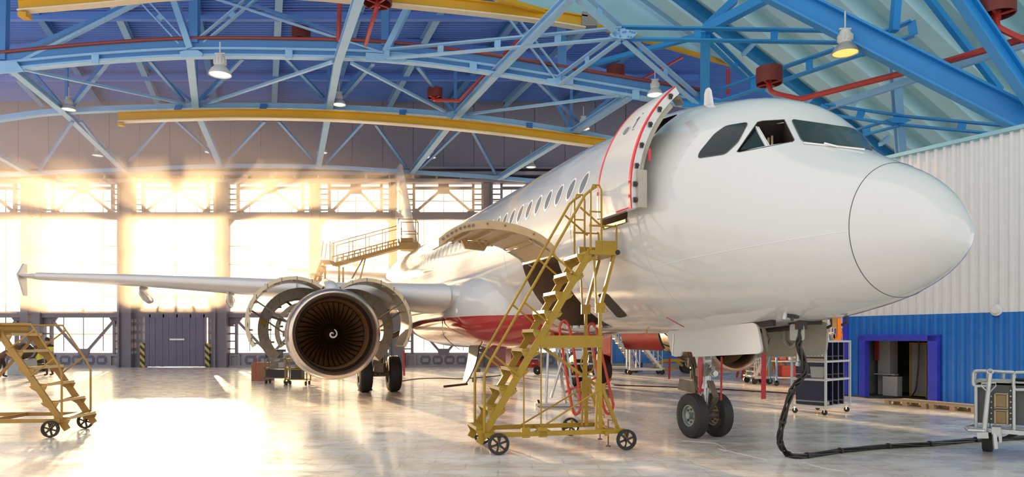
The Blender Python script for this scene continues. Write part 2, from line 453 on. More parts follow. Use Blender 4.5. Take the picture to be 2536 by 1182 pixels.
for i in range(len(COLS)-1):
    nwin += 1
    cl, cr = COLS[i], COLS[i+1]; xl, xr = cl+HW.get(cl, 12), cr-HW.get(cr, 12); xm = (xl+xr)/2; isdoor = cl == 318
    w = thing('window_%d' % nwin, 'tall glazed bay of the end wall', None, (W(xm, 0).x, BW, W(0, 875).z), kind='structure')
    b = MB()
    wbox(b, xl, 527, xr, 545, -.2, .15)                       # transom
    wbox(b, xl, 772, xr, 787, -.2, .15)
    wbox(b, xl+24, 463, xr-24, 470, -.08, .08)
    for sx, s in ((xl+24, 1), (xr-24, -1)):
        wbox(b, sx-3, 456, sx+3, 528, -.1, .1)
        for k in range(5): wbox(b, min(sx, sx-24*s), 467+k*13, max(sx, sx-24*s), 470+k*13, -.05, .05)
        wbar(b, xm-12*s, 476, sx+8*s, 522, .14, .14)
        b.prism([W(sx, 528), W(sx+18*s, 528), W(sx+8*s, 517), W(sx, 517)], (0, .1, 0))
        x0 = xl if s == 1 else xr
        b.prism([W(x0, 545), W(x0+14*s, 545), W(x0, 562)], (0, .12, 0))
        if not isdoor:
            b.prism([W(x0, 787), W(x0+34*s, 787), W(x0+26*s, 798), W(x0+10*s, 806), W(x0, 806)], (0, .12, 0))
            wbar(b, x0+22*s, 795, xm-12*s+s*0, 868, .14, .14)
            wbox(b, x0+20*s-3, 795, x0+20*s+3, 876, -.1, .1)
            for k in range(4): wbox(b, min(x0, x0+20*s), 806+k*19, max(x0, x0+20*s), 809+k*19, -.05, .05)
    b.prism([W(xm-12, 452), W(xm+12, 452), W(xm+16, 480), W(xm-16, 480)], (0, .12, 0))
    if not isdoor: b.prism([W(xm-16, 864, BW-.06), W(xm+16, 864, BW-.06), W(xm+12, 880, BW-.06), W(xm-12, 880, BW-.06)], (0, .14, 0))
    b.build('frame', 'door_steel', w)
    g = MB(); n = 4
    for y in (498, 610, 655, 690, 735) + (() if isdoor else (828,)):
        wbox(g, xl, y-.8, xr, y+.8, .02, .06)
    for k in range(1, n):
        x = xl+(xr-xl)*k/n; wbox(g, x-.6, 470, x+.6, 735 if isdoor else 870, .02, .06)
    g.build('mullion_grid', 'door_steel', w)
    wbox(MB(), xl-4, 456, xr+4, 735 if isdoor else 874, .08, .1).build('pane', 'glass', w)
    if 0 < i < 6: wbox(MB(), xm-5, 650, xm+5, 660, -.1, .05).build('junction_box', 'door_steel', w)
    if i == 1: wbox(MB(), xm-2.5, 766, xm+2.5, 774, -.1, .05).build('warning_light', 'red_edge', w)
    # the sill wall
    if not isdoor:
        s = MB(); wbox(s, xl-2, 874, xr+2, 912, 0, .4)
        for x0, x1 in ((xl+4, xl+30), (xr-30, xr-4)):
            wbox(s, x0, 880, x0+4, 908, -.12, .02); wbox(s, x1-4, 880, x1, 908, -.12, .02); wbox(s, x0, 878, x1, 882, -.12, .02)
        wbox(s, xl, 905, xr, 912, -.18, 0)
        s.build('sill_wall', 'concrete', w)
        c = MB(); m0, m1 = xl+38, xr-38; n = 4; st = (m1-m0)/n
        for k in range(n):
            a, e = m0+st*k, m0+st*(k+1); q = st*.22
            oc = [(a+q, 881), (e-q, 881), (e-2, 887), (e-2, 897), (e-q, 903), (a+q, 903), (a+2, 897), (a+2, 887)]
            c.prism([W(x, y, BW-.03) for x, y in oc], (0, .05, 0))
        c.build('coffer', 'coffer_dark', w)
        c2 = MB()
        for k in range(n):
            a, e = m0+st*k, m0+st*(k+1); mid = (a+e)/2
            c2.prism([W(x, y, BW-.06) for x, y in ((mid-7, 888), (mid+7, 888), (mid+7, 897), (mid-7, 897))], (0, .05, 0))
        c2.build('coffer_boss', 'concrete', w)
    else:
        s = MB()
        # header with four octagonal lights
        wbox(s, xl, 733, 352, 790); wbox(s, 518, 733, xr, 790)
        for k in range(4):
            a = 352+k*41.5; e = a+41.5; q = 9
            for tri in (((a, 735), (a+q, 735), (a, 746)), ((e, 735), (e-q, 735), (e, 746)), ((a, 766), (a+q, 766), (a, 756)), ((e, 766), (e-q, 766), (e, 756))):
                s.prism([W(x, y) for x, y in tri], (0, .1, 0))
            wbox(s, a-1, 735, a+1, 766, 0, .1)
        wbox(s, xl, 731, xr, 736); wbox(s, xl, 765, xr, 779)
        for x0, x1 in ((xl, 356), (518, xr)):
            wbox(s, x0, 779, x1, 787)
            for k in range(4): wbox(s, x0, 799+k*21, x1, 806+k*21)
            xm2 = (x0+x1)/2; wbox(s, xm2-3, 787, xm2+3, 876)
            wbox(s, x0, 876, x1, 912, -.1, .3); wbox(s, x0, 787, x0+4, 880); wbox(s, x1-4, 787, x1, 880)
        s.build('door_surround', 'door_steel', w)
        for k in range(4):
            x = 352+k*41.5+20; c = W(x, 752); MB().cyl(c+V((0, -.05, 0)), c+V((0, .05, 0)), .09, n=10).build('roundel', 'door_steel', w)
        wbox(MB(), 352, 735, 518, 766, .08, .1).build('pane', 'glass', w); wbox(MB(), xl, 785, 356, 876, .08, .1).build('pane', 'glass', w); wbox(MB(), 518, 785, xr, 876, .08, .1).build('pane', 'glass', w)
d = thing('door_1', 'big grey steel gate leaf with hazard strips in the end wall', None, (W(437, 0).x, BW, 0), kind='structure')
b = MB()
for k in range(40):
    x = 363+k*3.7; wbox(b, x, 779, x+3.2, 909, -.2, .1); wbox(b, x+3.2, 779, x+3.7, 909, -.14, .1)
b.build('leaf', 'gate_leaf', d)
for x in (352, 512): wbox(MB(), x, 850, x+11, 911, -.25, .1).build('hazard_strip', 'hazard', d)
wbox(MB(), 425, 839, 462, 843, -.26, -.2).build('handle_bar', 'steel', d)
MB().box2((4.5, 43, 0), (20, 43.2, 11.3)).build('wall_back', 'gable_sheet', kind='structure', label='closed sheet part of the end wall behind the fuselage')
# rear right wall beyond the aircraft
b = MB(); x = 4.0
while x < 34:
    b.box2((x, 40, 0), (x+.5, 40.1, 11)); b.box2((x+.5, 40.04, 0), (x+.62, 40.1, 11)); x += .62
b.build('wall_rear_right', 'sheet_blue', kind='structure', label='blue corrugated rear wall beyond the aircraft')
MB().box2((4, 39.7, 2.3), (34, 40, 9)).build('wall_band', 'sheet_white', kind='structure', label='white band along the blue rear wall')
MB().box2((4, 39.5, 0), (34, 40, .35)).build('baseboard_rear', 'concrete', kind='structure', label='concrete plinth of the blue rear wall')

# ------------------------------------------------------------------ roof steel
def lattice(b, p, q, gap=.34, w=.16, t=.07, step=2.0, up=(0, 0, 1)):
    """a pair of flats joined by batten plates"""
    p, q = V(p), V(q); d = (q-p).normalized(); a = d.cross(V(up)).normalized() if abs(d.z) < .95 else V((1, 0, 0)); u = a.cross(d).normalized()
    b.bar(p+u*gap/2, q+u*gap/2, w, t, up=u); b.bar(p-u*gap/2, q-u*gap/2, w, t, up=u)
    n = max(2, int((q-p).length/step))
    for k in range(n+1):
        c = p+(q-p)*(k/n); b.bar(c-d*.12, c+d*.12, .03, gap, up=u)
    return b
def plate(b, c, pts, th=.06):
    """gusset plate facing the view, pts in pixels around a depth"""
    return b.prism([P(x, y, c) for x, y in pts], (0, th, 0))
def truss(label, Y): return thing('roof_truss', label, 'truss', (0, Y, 12.5), kind='structure')
YA_, YB_, YC_ = 27.8, 34.0, 42.2
# truss A
ta = truss('nearer arched roof truss crossing the hall, red pipe along its bottom chord', YA_)
chA = smooth_path([P(x, y, YA_) for x, y in ((-90, 180), (25, 166), (240, 146), (470, 133), (720, 134), (955, 142), (1190, 170), (1430, 209), (1745, 262))], 6)
b = MB(); b.poly_bar(chA, .34, .09, off=.14); b.poly_bar(chA, .34, .09, off=-.12); b.build('lower_chord', 'steel_blue_light', ta)
MB().poly_bar(chA, .08, .26).build('chord_web', 'steel_blue_mid', ta)
MB().poly_bar(chA, .10, .34, off=.37).build('chord_band', 'steel_blue_mid', ta)
MB().tube([p+V((0, -.1, .57)) for p in chA], .07, 8).build('water_pipe', 'pipe_rust', ta)
b = MB()
for x, y in ((235, 146), (715, 134), (1172, 167), (1575, 234)): plate(b, YA_-.22, [(x-9, y-11), (x+9, y-11), (x+9, y+11), (x-9, y+11)])
b.build('splice_plate', 'steel_blue_light', ta)
b = MB()
plate(b, YA_-.24, [(-30, 150), (40, 152), (58, 176), (30, 180), (-30, 182)]); plate(b, YA_-.24, [(445, 128), (460, 124), (490, 124), (502, 132), (500, 140), (448, 142)])
plate(b, YA_-.24, [(906, 130), (1008, 136), (1002, 155), (905, 150)]); plate(b, YA_-.24, [(1355, 194), (1420, 194), (1420, 208), (1385, 212), (1352, 206)])
b.build('gusset_plate', 'steel_blue_light', ta)
def mem(root, m, data, kind='bar', **k):
    for (x0, y0, a, x1, y1, e, w) in data:
        b = MB()
        if kind == 'bar': b.bar(P(x0, y0, a), P(x1, y1, e), w, w*k.get('hr', .8))
        else: lattice(b, P(x0, y0, a), P(x1, y1, e), w, w*.55, .06)
        b.build(k.get('name', 'brace'), m, root)
mem(ta, 'steel_blue_light', [(40, 160, 27.8, 372, -8, 27.8, .15), (473, 122, 27.7, 418, -40, 27.7, .3), (955, 130, 27.6, 1032, -25, 27.6, .28), (938, 128, 27.7, 480, -20, 27.7, .09)])
mem(ta, 'steel_blue_mid', [(8, 150, 27.8, 12, -40, 27.8, .3), (482, 108, 27.8, 482, -40, 27.8, .34), (955, 115, 27.8, 955, -40, 27.8, .3), (940, 118, 27.9, 545, -15, 27.9, .13), (1392, 190, 27.8, 1390, -30, 27.8, .34), (30, 140, 28, 350, 0, 28, .2)])
mem(ta, 'steel_blue_light', [(450, 104, 27.8, 340, -14, 27.8, .26), (500, 100, 27.8, 650, -26, 27.8, .26), (1385, 195, 27.6, 1222, -20, 27.6, .3)], 'lattice')
MB().bar(P(-90, -75, YA_), P(1700, -75, YA_), .3, .4).build('upper_chord', 'steel_blue_mid', ta)
# truss B
tb = truss('middle arched roof truss, above the mustard crane rail', YB_)
chB = smooth_path([P(x, y, YB_) for x, y in ((-80, 308), (40, 289), (165, 276), (485, 264), (815, 267), (1128, 287), (1415, 327), (1780, 400))], 6)
MB().poly_bar(chB, .3, .24).build('lower_chord', 'steel_blue_light', tb)
chB2 = smooth_path([P(x, y, YB_) for x, y in ((-80, 140), (160, 112), (480, 98), (815, 99), (1128, 120), (1415, 165), (1780, 258))], 6)
MB().poly_bar(chB2, .3, .42).build('upper_chord', 'roof_blue', tb)
mem(tb, 'steel_blue_mid', [(485, 258, 34, 300, 108, 34, .16), (485, 258, 34, 640, 100, 34, .16), (815, 262, 34, 660, 100, 34, .16), (815, 262, 34, 960, 108, 34, .16), (1128, 282, 34, 985, 110, 34, .16), (1128, 282, 34, 1290, 140, 34, .16), (1415, 322, 34, 1310, 142, 34, .16), (1415, 322, 34, 1560, 205, 34, .16),
    (165, 276, 34, 40, 130, 34, .16), (165, 276, 34, 290, 108, 34, .16), (485, 258, 34, 485, 98, 34, .14), (1128, 282, 34, 1128, 120, 34, .14), (815, 262, 34, 815, 100, 34, .14), (1415, 322, 34, 1415, 165, 34, .14), (165, 270, 34, 165, 112, 34, .14)])
b = MB()
for x, y in ((485, 262), (815, 266), (1128, 286), (1415, 326)): plate(b, YB_-.2, [(x-22, y-5), (x-8, y-11), (x+8, y-11), (x+22, y-5), (x+20, y+5), (x-20, y+5)])
b.build('gusset_plate', 'steel_blue_light', tb)
# chord C against the end wall
chC = smooth_path([P(x, y, YC_) for x, y in ((-80, 441), (75, 430), (308, 421), (547, 412), (788, 414), (1019, 427), (1236, 441), (1420, 458))], 5)
MB().poly_bar(chC, .25, .22).build('beam', 'steel_blue_light', kind='structure', label='thin chord along the top of the glazed end wall')
# longitudinal beams
LB = [((25, 165), (165, 281), (308, 421)), ((470, 133), (485, 266), (547, 412)), ((837, 150), (815, 269), (788, 414)), ((1226, 182), (1128, 289), (1019, 427)), ((1560, 236), (1415, 330), (1236, 441)), ((-330, 182), (-130, 312), (75, 430))]
for i, (a, c, e) in enumerate(LB):
    p = [P(*a, YA_), P(*c, YB_), P(*e, YC_)]
    b = MB(); b.ibeam(p[0], p[1], .3, .28, .05); b.ibeam(p[1], p[2], .3, .28, .05)
    if i in (2, 3):
        q = P(900, -40, 21.5) if i == 2 else P(1415, -10, 22.8); b.ibeam(q, p[0], .3, .28, .05)
    b.build('beam', 'steel_blue_light', kind='structure', label='lengthwise pale blue roof beam running to the end wall, number %s from the left' % ('two three four five six one'.split()[i]))
# horizontal wind bracing
br = thing('roof_bracing', 'thin diagonal wind bracing between the roof trusses', 'bracing', (0, 33, 12.6), kind='structure')
mem(br, 'steel_blue_light', [(60, 172, 27.8, 465, 259, 34, .13), (505, 259, 34, 825, 153, 27.8, .13), (870, 156, 27.8, 1110, 281, 34, .13), (1150, 284, 34, 1535, 236, 27.8, .13)])
mem(br, 'steel_blue_mid', [(410, 298, 34.5, 322, 400, 42, .14), (436, 298, 34.5, 530, 385, 42, .14), (655, 300, 34.5, 562, 398, 42, .14), (690, 300, 34.5, 775, 396, 42, .14), (900, 302, 34.5, 806, 405, 42, .14), (930, 308, 34.5, 1005, 412, 42, .14), (1150, 312, 34.5, 1040, 418, 42, .14), (1165, 315, 34.5, 1228, 432, 42, .14), (180, 300, 34.5, 95, 425, 42, .14), (200, 300, 34.5, 290, 412, 42, .14),
    (270, 150, 28, 180, 262, 34, .16), (370, 150, 28, 455, 250, 34, .14), (600, 145, 28, 505, 245, 34, .14), (710, 145, 28, 800, 240, 34, .14), (925, 155, 28, 850, 240, 34, .16), (1035, 165, 28, 1100, 250, 34, .14), (1330, 200, 28, 1430, 300, 34, .14)])
# purlins under the sheet
for k in range(11):
    x0 = -27+k*3.5; p = V((x0, 28.9, 15.95)); q = p+V((AB.x/AB.y*14, 14, 0))
    MB().ibeam(p, q, .3, .36, .05).build('purlin', 'steel_blue_light' if k % 2 else 'steel_blue_mid', kind='structure', label='roof purlin under the blue sheeting')
for y in (30.8, 38): MB().bar((-46, y, 15.75), (10, y, 15.75), .2, .3).build('purlin', 'roof_blue', kind='structure', label='cross purlin under the blue sheeting')

# near truss around the big gusset
tn = truss('bright blue near truss around the bolted gusset above the cabin door', 24.5)
mem(tn, 'blue_steel', [(1540, 82, 24.5, 2110, 92, 24.0, .40), (1745, 250, 27.6, 2160, 108, 23, .46), (2130, 120, 23, 2260, 70, 22, .46), (1750, 88, 25, 1890, 225, 28, .3), (2040, 270, 24, 2226, 298, 23, .3), (2226, 298, 23, 2545, 328, 22, .28), (2226, 302, 23, 2070, 345, 24.5, .25)], 'lattice')
mem(tn, 'steel_blue_light', [(958, 134, 27.5, 1540, 82, 24.5, .36), (1540, 80, 24.5, 1425, -20, 23, .38), (1548, 92, 24.5, 1738, 258, 27.6, .34), (1532, 92, 24.5, 1385, 200, 27.6, .34)], 'lattice')
mem(tn, 'blue_steel', [(1747, 84, 25, 1745, 256, 27.5, .34), (1745, 75, 25, 1915, -14, 24, .36), (1742, 86, 25.2, 1432, 168, 28.5, .2), (1820, 0, 25, 1745, 70, 25.2, .3)])
b = MB(); plate(b, 24.3, [(1510, 84), (1528, 70), (1566, 74), (1580, 82), (1566, 94), (1545, 96), (1516, 92)])
b.build('gusset_plate', 'steel_blue_light', tn)
b = MB()
for x, y in ((1520, 84), (1524, 88), (1533, 74), (1543, 80), (1549, 79), (1560, 78), (1566, 80), (1572, 81), (1556, 91), (1563, 92), (1536, 90)):
    c = P(x, y, 24.28); b.cyl(c, c+V((0, -.04, 0)), .03, n=6)
b.build('bolt', 'steel_blue_mid', tn)
b = MB(); plate(b, 22.8, [(2196, 296), (2215, 290), (2240, 291), (2258, 298), (2240, 304), (2212, 304)]); b.build('gusset_plate', 'blue_steel', tn)
b = MB(); plate(b, 27.3, [(1690, 252), (1735, 240), (1780, 248), (1800, 262), (1690, 265)]); b.build('gusset_plate', 'blue_steel', tn)
MB().ibeam(P(1870, -45, 21.5), P(2580, 318, 18), .55, .62, .06).build('beam', 'blue_steel', kind='structure', label='broad blue girder crossing the sloping roof plates')
MB().ibeam(P(1950, -20, 22.2), P(2560, 285, 19), .2, .3, .05).build('beam', 'blue_steel', kind='structure', label='thin blue rail along the upper side of the broad girder')
MB().ibeam(P(2375, -20, 17.5), P(2570, 262, 17.5), .3, .34, .05).build('beam', 'blue_steel', kind='structure', label='blue rafter in the top corner beside the big red drum')
MB().bar(P(2288, -20, 19), P(2478, 225, 21), .14, .2).build('beam', 'blue_steel', kind='structure', label='slim blue strut reaching down from the roof corner to the broad girder')
b = MB(); b.bar(P(2222, -20, 20.8), P(2214, 78, 20.8), .2, .24); b.build('beam', 'blue_steel', kind='structure', label='blue post above the broad girder')
b = MB(); lattice(b, P(2212, 112, 22), P(2231, 385, 24), .2, .26, .05, up=(0, 1, 0)); b.build('beam', 'steel_blue_light', kind='structure', label='pale blue post hanging below the broad girder to the annex roof')
MB().bar(P(1975, 290, 25.5), P(2590, 92, 17.6), .14, .2).build('beam', 'steel_blue_light', kind='structure', label='pale roof purlin below the red sprinkler pipe')
b = MB()
for x0, y0, x1, y1 in ((1840, 135, 1870, 105), (1990, 262, 2010, 240), (2110, 262, 2130, 238), (2180, 358, 2200, 340)): b.bar(P(x0, y0, 27), P(x1, y1, 27.6), .14, .14)
b.build('beam', 'steel_blue_light', kind='structure', label='short knee braces on the dark blue rafter')

# crane rails
def crane(pts, Y, name, label):
    r = thing('crane_rail', label, 'crane rail', P(*pts[0], Y), 'yellow crane rails')
    c = smooth_path([P(x, y, Y) for x, y in pts], 6)
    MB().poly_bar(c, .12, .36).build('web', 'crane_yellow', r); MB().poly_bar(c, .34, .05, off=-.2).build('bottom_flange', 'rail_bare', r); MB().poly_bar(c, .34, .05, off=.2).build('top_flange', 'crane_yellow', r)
    return r, c
r1, c1 = crane([(295, 292), (470, 286), (650, 284), (900, 292), (1200, 318), (1500, 357)], 33.6, 'rail', 'mustard crane rail hung under the middle truss, above the glazed wall')
for i in (5, 12, 20, 26): MB().bar(c1[i]+V((0, 0, .2)), c1[i]+V((0, .2, .55)), .3, .1).build('hanger', 'steel_blue_mid', r1)
p = c1[0]; MB().box(p+V((.1, 0, -.32)), (.25, .3, .12)).build('end_stop', 'crane_yellow', r1)
r2, c2 = crane([(48, 15), (240, -1), (450, -20), (700, -22), (880, -9), (1100, 12), (1300, 34), (1452, 58)], 25.6, 'rail', 'nearer mustard crane rail along the top edge, ending at the header wall')
MB().box(c2[0]+V((.2, 0, -.36)), (.3, .34, .16)).build('end_stop', 'crane_yellow', r2)
MB().box(c2[-1]+V((.1, -.02, .1)), (.55, .3, .5)).build('end_cap', 'panel_edge', r2)

# red pipes and foam drums
def drum(px, py, Y, arm, dia, label):
    r = thing('foam_generator', label, 'foam generator', P(px, py, Y), 'red foam drums under the roof'); R = dia/2; c = P(px, py, Y)
    MB().lathe([(.0, R), (.62*dia, R), (.62*dia, .02), (.6*dia, .02), (.6*dia, R*.93), (0, R*.93)], c, (0, 0, 1), 24, closed=True).build('drum', 'drum_red', r)
    b = MB()
    for k in range(4): a = pi/4+k*pi/2; b.bar(c, c+V((cos(a)*R*.95, sin(a)*R*.95, .02)), .05, .04)
    b.build('cross_brace', 'pipe_red', r)
    MB().tube(smooth_path([c+V((0, 0, .1))]+[P(*q) for q in arm], 4), .075, 8).build('feed_pipe', 'pipe_red', r)
    MB().cyl(c+V((0, 0, -.12)), c+V((0, 0, .1)), .1, .1, 10).build('nozzle', 'pipe_red', r)
    return r
drum(2468, 38, 17.6, [(2468, 58, 17.5), (2480, 72, 17.4), (2550, 105, 17.2)], .84, 'big red foam drum in the top corner above the red pipe')
drum(1905, 208, 24, [(1908, 222, 23.9), (1925, 232, 23.7), (1984, 245, 23.4)], .86, 'red foam drum just above the cockpit roof')
drum(1525, 194, 29.2, [(1528, 204, 29.1), (1545, 210, 29), (1590, 216, 28.6)], .76, 'red foam drum behind the truss above the open cabin door')
drum(1077, 243, 31.5, [(1080, 248, 31.4), (1092, 248, 31.3), (1138, 249, 31)], .68, 'red foam drum between the two trusses over the fuselage')
drum(746, 98, 28.6, [(744, 104, 28.5), (730, 106, 28.4), (722, 112, 28.2)], .74, 'red foam drum standing on the red pipe of the nearer truss')
drum(935, 10, 24.6, [(930, 30, 24.6), (920, 60, 25.2), (905, 112, 26.8)], 1.0, 'red foam drum cut by the top edge beside the pale hanger')
def pipe(label, pts, r=.075):
    MB().tube([P(*q) for q in pts], r, 8).build('sprinkler_pipe', 'pipe_red', label=label, cat='pipe', group='red sprinkler pipes')
pipe('red sprinkler pipe crossing the sloping roof above the cockpit', [(1940, 262, 24), (1984, 245, 23.4), (2300, 165, 20), (2590, 80, 16.9)], .095)
pipe('red sprinkler pipe along the beam over the fuselage, feeding the drum between trusses', [(1288, 95, 27.6), (1262, 120, 28), (1138, 249, 31)], .06)
pipe('red sprinkler pipe behind the post, reaching the header wall', [(1572, 206, 28.9), (1690, 142, 31)], .06)
pipe('red sprinkler riser at the top edge right of the pale lengthwise beam', [(843, -30, 27.2), (838, 104, 27.6)], .085)
pipe('short red riser under the yellow trim of the header wall', [(1803, 172, 29.4), (1803, 235, 29.4)], .08)

# high bay lamps
def lamp(px, py, Y, label, dia=.62, lens='lamp_lens', refl='lamp_grey', cable=.5):
    """py is the rim"""
    c = P(px, py, Y); k = dia/.62
    r = thing('high_bay_lamp', label, 'lamp', c, 'high bay lamps')
    MB().lathe([(0, .31*k), (.05*k, .30*k), (.16*k, .24*k), (.25*k, .15*k), (.25*k, .12*k), (.15*k, .2*k), (.04*k, .27*k), (0, .30*k)], c, (0, 0, 1), 28, closed=True).build('reflector', refl, r)
    b = MB().lathe([(.24*k, .135*k), (.30*k, .16*k), (.44*k, .16*k), (.50*k, .13*k), (.56*k, .12*k), (.58*k, .0)], c, (0, 0, 1), 20)
    for q in range(12):
        a = 2*pi*q/12; b.bar(c+V((cos(a)*.165*k, sin(a)*.165*k, .3*k)), c+V((cos(a)*.165*k, sin(a)*.165*k, .45*k)), .02*k, .03*k)
    b.build('housing', 'lamp_grey', r)
    MB().lathe([(.02*k, .0), (.02*k, .28*k)], c, (0, 0, 1), 24).build('lens', lens, r)
    b = MB().bar(c+V((-.14*k, 0, .60*k)), c+V((.14*k, 0, .60*k)), .05*k, .04*k); b.cyl(c+V((0, 0, .56*k)), c+V((0, 0, .56*k+cable)), .02*k, n=6); b.build('hanger', 'lamp_grey', r)
    return c
lamp(545, 186, 27.0, 'large high bay lamp hanging under the nearer truss, closest pale lamp', .84)
lamp(170, 272, 33.2, 'high bay lamp hanging at the left end of the middle truss')
lamp(840, 260, 33.2, 'high bay lamp at the middle truss, above the engine intake')
lamp(1445, 320, 33.2, 'high bay lamp at the middle truss, beside the open cabin door')
lamp(1622, 236, 27, 'high bay lamp half hidden behind the tip of the open cabin door')
for px, py, l in ((242, 386, 'leftmost lamp of the far row, over the wing tip'), (520, 378, 'far row lamp second from the left, above the wing'), (798, 379, 'far row lamp in the middle, above the engine cowls'), (1067, 391, 'far row lamp just right of the tail fin'), (1315, 415, 'rightmost far row lamp, above the cabin roof line')):
    lamp(px, py, 42.0, l)
c = lamp(2093, 133, 20, 'glowing orange high bay lamp above the cockpit windscreen', .72, 'lamp_warm', 'lamp_steel', .55)
bl = MB().lathe([(.05, .0), (.06, .05), (.12, .08), (.2, .06), (.25, 0)], c, (0, 0, 1), 14); r = [o for o in bpy.data.objects if o.get('label', '').startswith('glowing orange')][0]; bl.build('bulb', 'lamp_hot', r)

# ------------------------------------------------------------------ annex on the right
AO = V((10.4, 21.6, 0)); AE = V((.5, -.866, 0)); AN = V((.866, .5, 0))
def annex(px, py):
    p = plane_hit(px, py, AO, AN)-AO; return p.dot(AE), p.z
def AW(t, z, n=0.): return AO+AE*t+AN*n+V((0, 0, z))
T0 = annex(2101, 800)[0]; TD0, TD1 = annex(2150, 900)[0], annex(2304, 900)[0]; ZD = annex(2230, 843)[1]; ZT = annex(2420, 343)[1]; ZM = 2.42
def cladding(z0, z1, hole):
    b = MB(); t = T0; per = .235; prof = [(0, 0), (.07, 0), (.10, .075), (.20, .075), (.235, 0)]
    while t < 9:
        for (a, na), (c, nc) in zip(prof[:-1], prof[1:]):
            u0, u1 = t+a, t+c
            zz0 = ZD if hole and u1 > TD0 and u0 < TD1 else z0
            b.prism([AW(u0, zz0, na), AW(u1, zz0, nc), AW(u1, z1, nc), AW(u0, z1, na)], AN*.02)
        t += per
    return b
wr = thing('wall_right', 'ribbed annex wall, white above and blue below', None, AW(3, 0), kind='structure')
cladding(0, ZM, True).build('blue_cladding', 'sheet_blue', wr, fix=False)
cladding(ZM, ZT, False).build('white_cladding', 'sheet_white', wr, fix=False)
MB().bar(AW(T0-.1, ZT+.03, 0), AW(9, ZT+.03, 0), .16, .1).build('top_flashing', 'header_sheet', wr)
MB().box2(AW(T0, 0), AW(T0, 0)+V((.01, .01, .01))) if False else None
b = MB(); b.bar(AW(T0-.06, 0, .0), AW(T0-.06, ZM+.3, .0), .16, .16, up=AN); b.build('corner_post', 'trim_violet', wr)
MB().prism([AW(T0, 0, .02), AW(T0, 0, 7), AW(T0, ZT, 7), AW(T0, ZT, .02)], AE*.05).build('return_wall', 'sheet_white', wr)
MB().prism([AW(T0, ZT, .02), AW(9, ZT, .02), AW(9, ZT, 7), AW(T0, ZT, 7)], (0, 0, -.05)).build('annex_roof', 'header_sheet', wr)
dr = thing('door_2', 'wide doorway in the blue annex wall with a violet frame', None, AW((TD0+TD1)/2, 0), kind='structure')
b = MB(); fw = .13
b.box2((0, 0, 0), (0, 0, 0)) if False else None
for t in (TD0-.11, TD1+.13): b.bar(AW(t, 0, -.03), AW(t, ZD+fw, -.03), .2 if t < TD1 else .26, .22, up=AN)
b.bar(AW(TD0-.22, ZD+fw/2, -.03), AW(TD1+.26, ZD+fw/2, -.03), .22, .17); b.build('door_frame', 'trim_violet', dr)
# the room behind the doorway
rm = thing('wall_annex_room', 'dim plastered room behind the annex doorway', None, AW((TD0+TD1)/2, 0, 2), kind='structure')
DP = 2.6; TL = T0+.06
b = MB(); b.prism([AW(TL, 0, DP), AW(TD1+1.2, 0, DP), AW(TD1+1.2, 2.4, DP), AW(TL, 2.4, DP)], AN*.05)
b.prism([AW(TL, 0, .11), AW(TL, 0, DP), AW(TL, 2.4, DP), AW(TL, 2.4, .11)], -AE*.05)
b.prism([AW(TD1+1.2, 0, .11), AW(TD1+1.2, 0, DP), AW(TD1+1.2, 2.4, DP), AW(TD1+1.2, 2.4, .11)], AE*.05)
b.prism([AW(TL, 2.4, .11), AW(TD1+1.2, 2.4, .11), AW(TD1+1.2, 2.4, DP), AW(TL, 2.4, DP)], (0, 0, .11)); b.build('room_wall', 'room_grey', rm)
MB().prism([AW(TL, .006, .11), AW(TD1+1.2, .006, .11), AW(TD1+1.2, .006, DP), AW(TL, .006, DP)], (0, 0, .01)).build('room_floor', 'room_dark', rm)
def rbox(b, px0, py0, px1, py1, n0, n1):
    """box in the room whose face at depth n0 covers the pixel rectangle"""
    a = plane_hit(px0, py0, AO+AN*n0, AN)-AO; c = plane_hit(px1, py1, AO+AN*n0, AN)-AO
    t0, t1, z0, z1 = a.dot(AE), c.dot(AE), max(0, c.z), a.z
    return b.prism([AW(t0, z0, n0), AW(t1, z0, n0), AW(t1, z1, n0), AW(t0, z1, n0)], AN*(n1-n0))
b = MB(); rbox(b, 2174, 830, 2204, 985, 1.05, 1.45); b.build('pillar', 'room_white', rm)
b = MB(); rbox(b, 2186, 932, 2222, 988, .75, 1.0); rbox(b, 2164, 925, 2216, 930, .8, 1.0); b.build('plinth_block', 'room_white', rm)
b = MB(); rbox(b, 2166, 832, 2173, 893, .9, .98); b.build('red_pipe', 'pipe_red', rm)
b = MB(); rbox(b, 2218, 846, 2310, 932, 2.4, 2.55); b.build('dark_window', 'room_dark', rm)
yg = thing('mesh_gate', 'yellow framed mesh gate inside the annex doorway', 'gate', AW((TD0+TD1)/2, 0, 1.5))
b = MB()
for x in (2252, 2292, 2301): rbox(b, x, 850, x+3, 990, .9, .96)
rbox(b, 2252, 849, 2310, 853, .9, .96); rbox(b, 2252, 977, 2310, 984, .9, .96); b.build('gate_frame', 'yellow_paint', yg)
b = MB(); rbox(b, 2255, 853, 2292, 980, .93, .935); b.build('gate_mesh', 'room_grey', yg)
pts = [plane_hit(x, y, AO+AN*.8, AN) for x, y in ((2276, 845), (2275, 900), (2272, 935), (2268, 965), (2258, 982))]
MB().tube(smooth_path(pts, 5), .02, 6).build('hanging_cable', 'cable_black', label='black cable hanging in the annex doorway', cat='cable')
t, z = annex(2468, 768)
sd = thing('wall_sounder', 'round white sounder on the white annex cladding', 'sounder', AW(t, z, -.02))
MB().cyl(AW(t, z, .03), AW(t, z, -.03), .15, .15, 24).build('back_plate', 'plastic_white', sd); MB().cyl(AW(t, z, -.03), AW(t, z, -.1), .12, .09, 24).build('cone', 'plastic_white', sd)
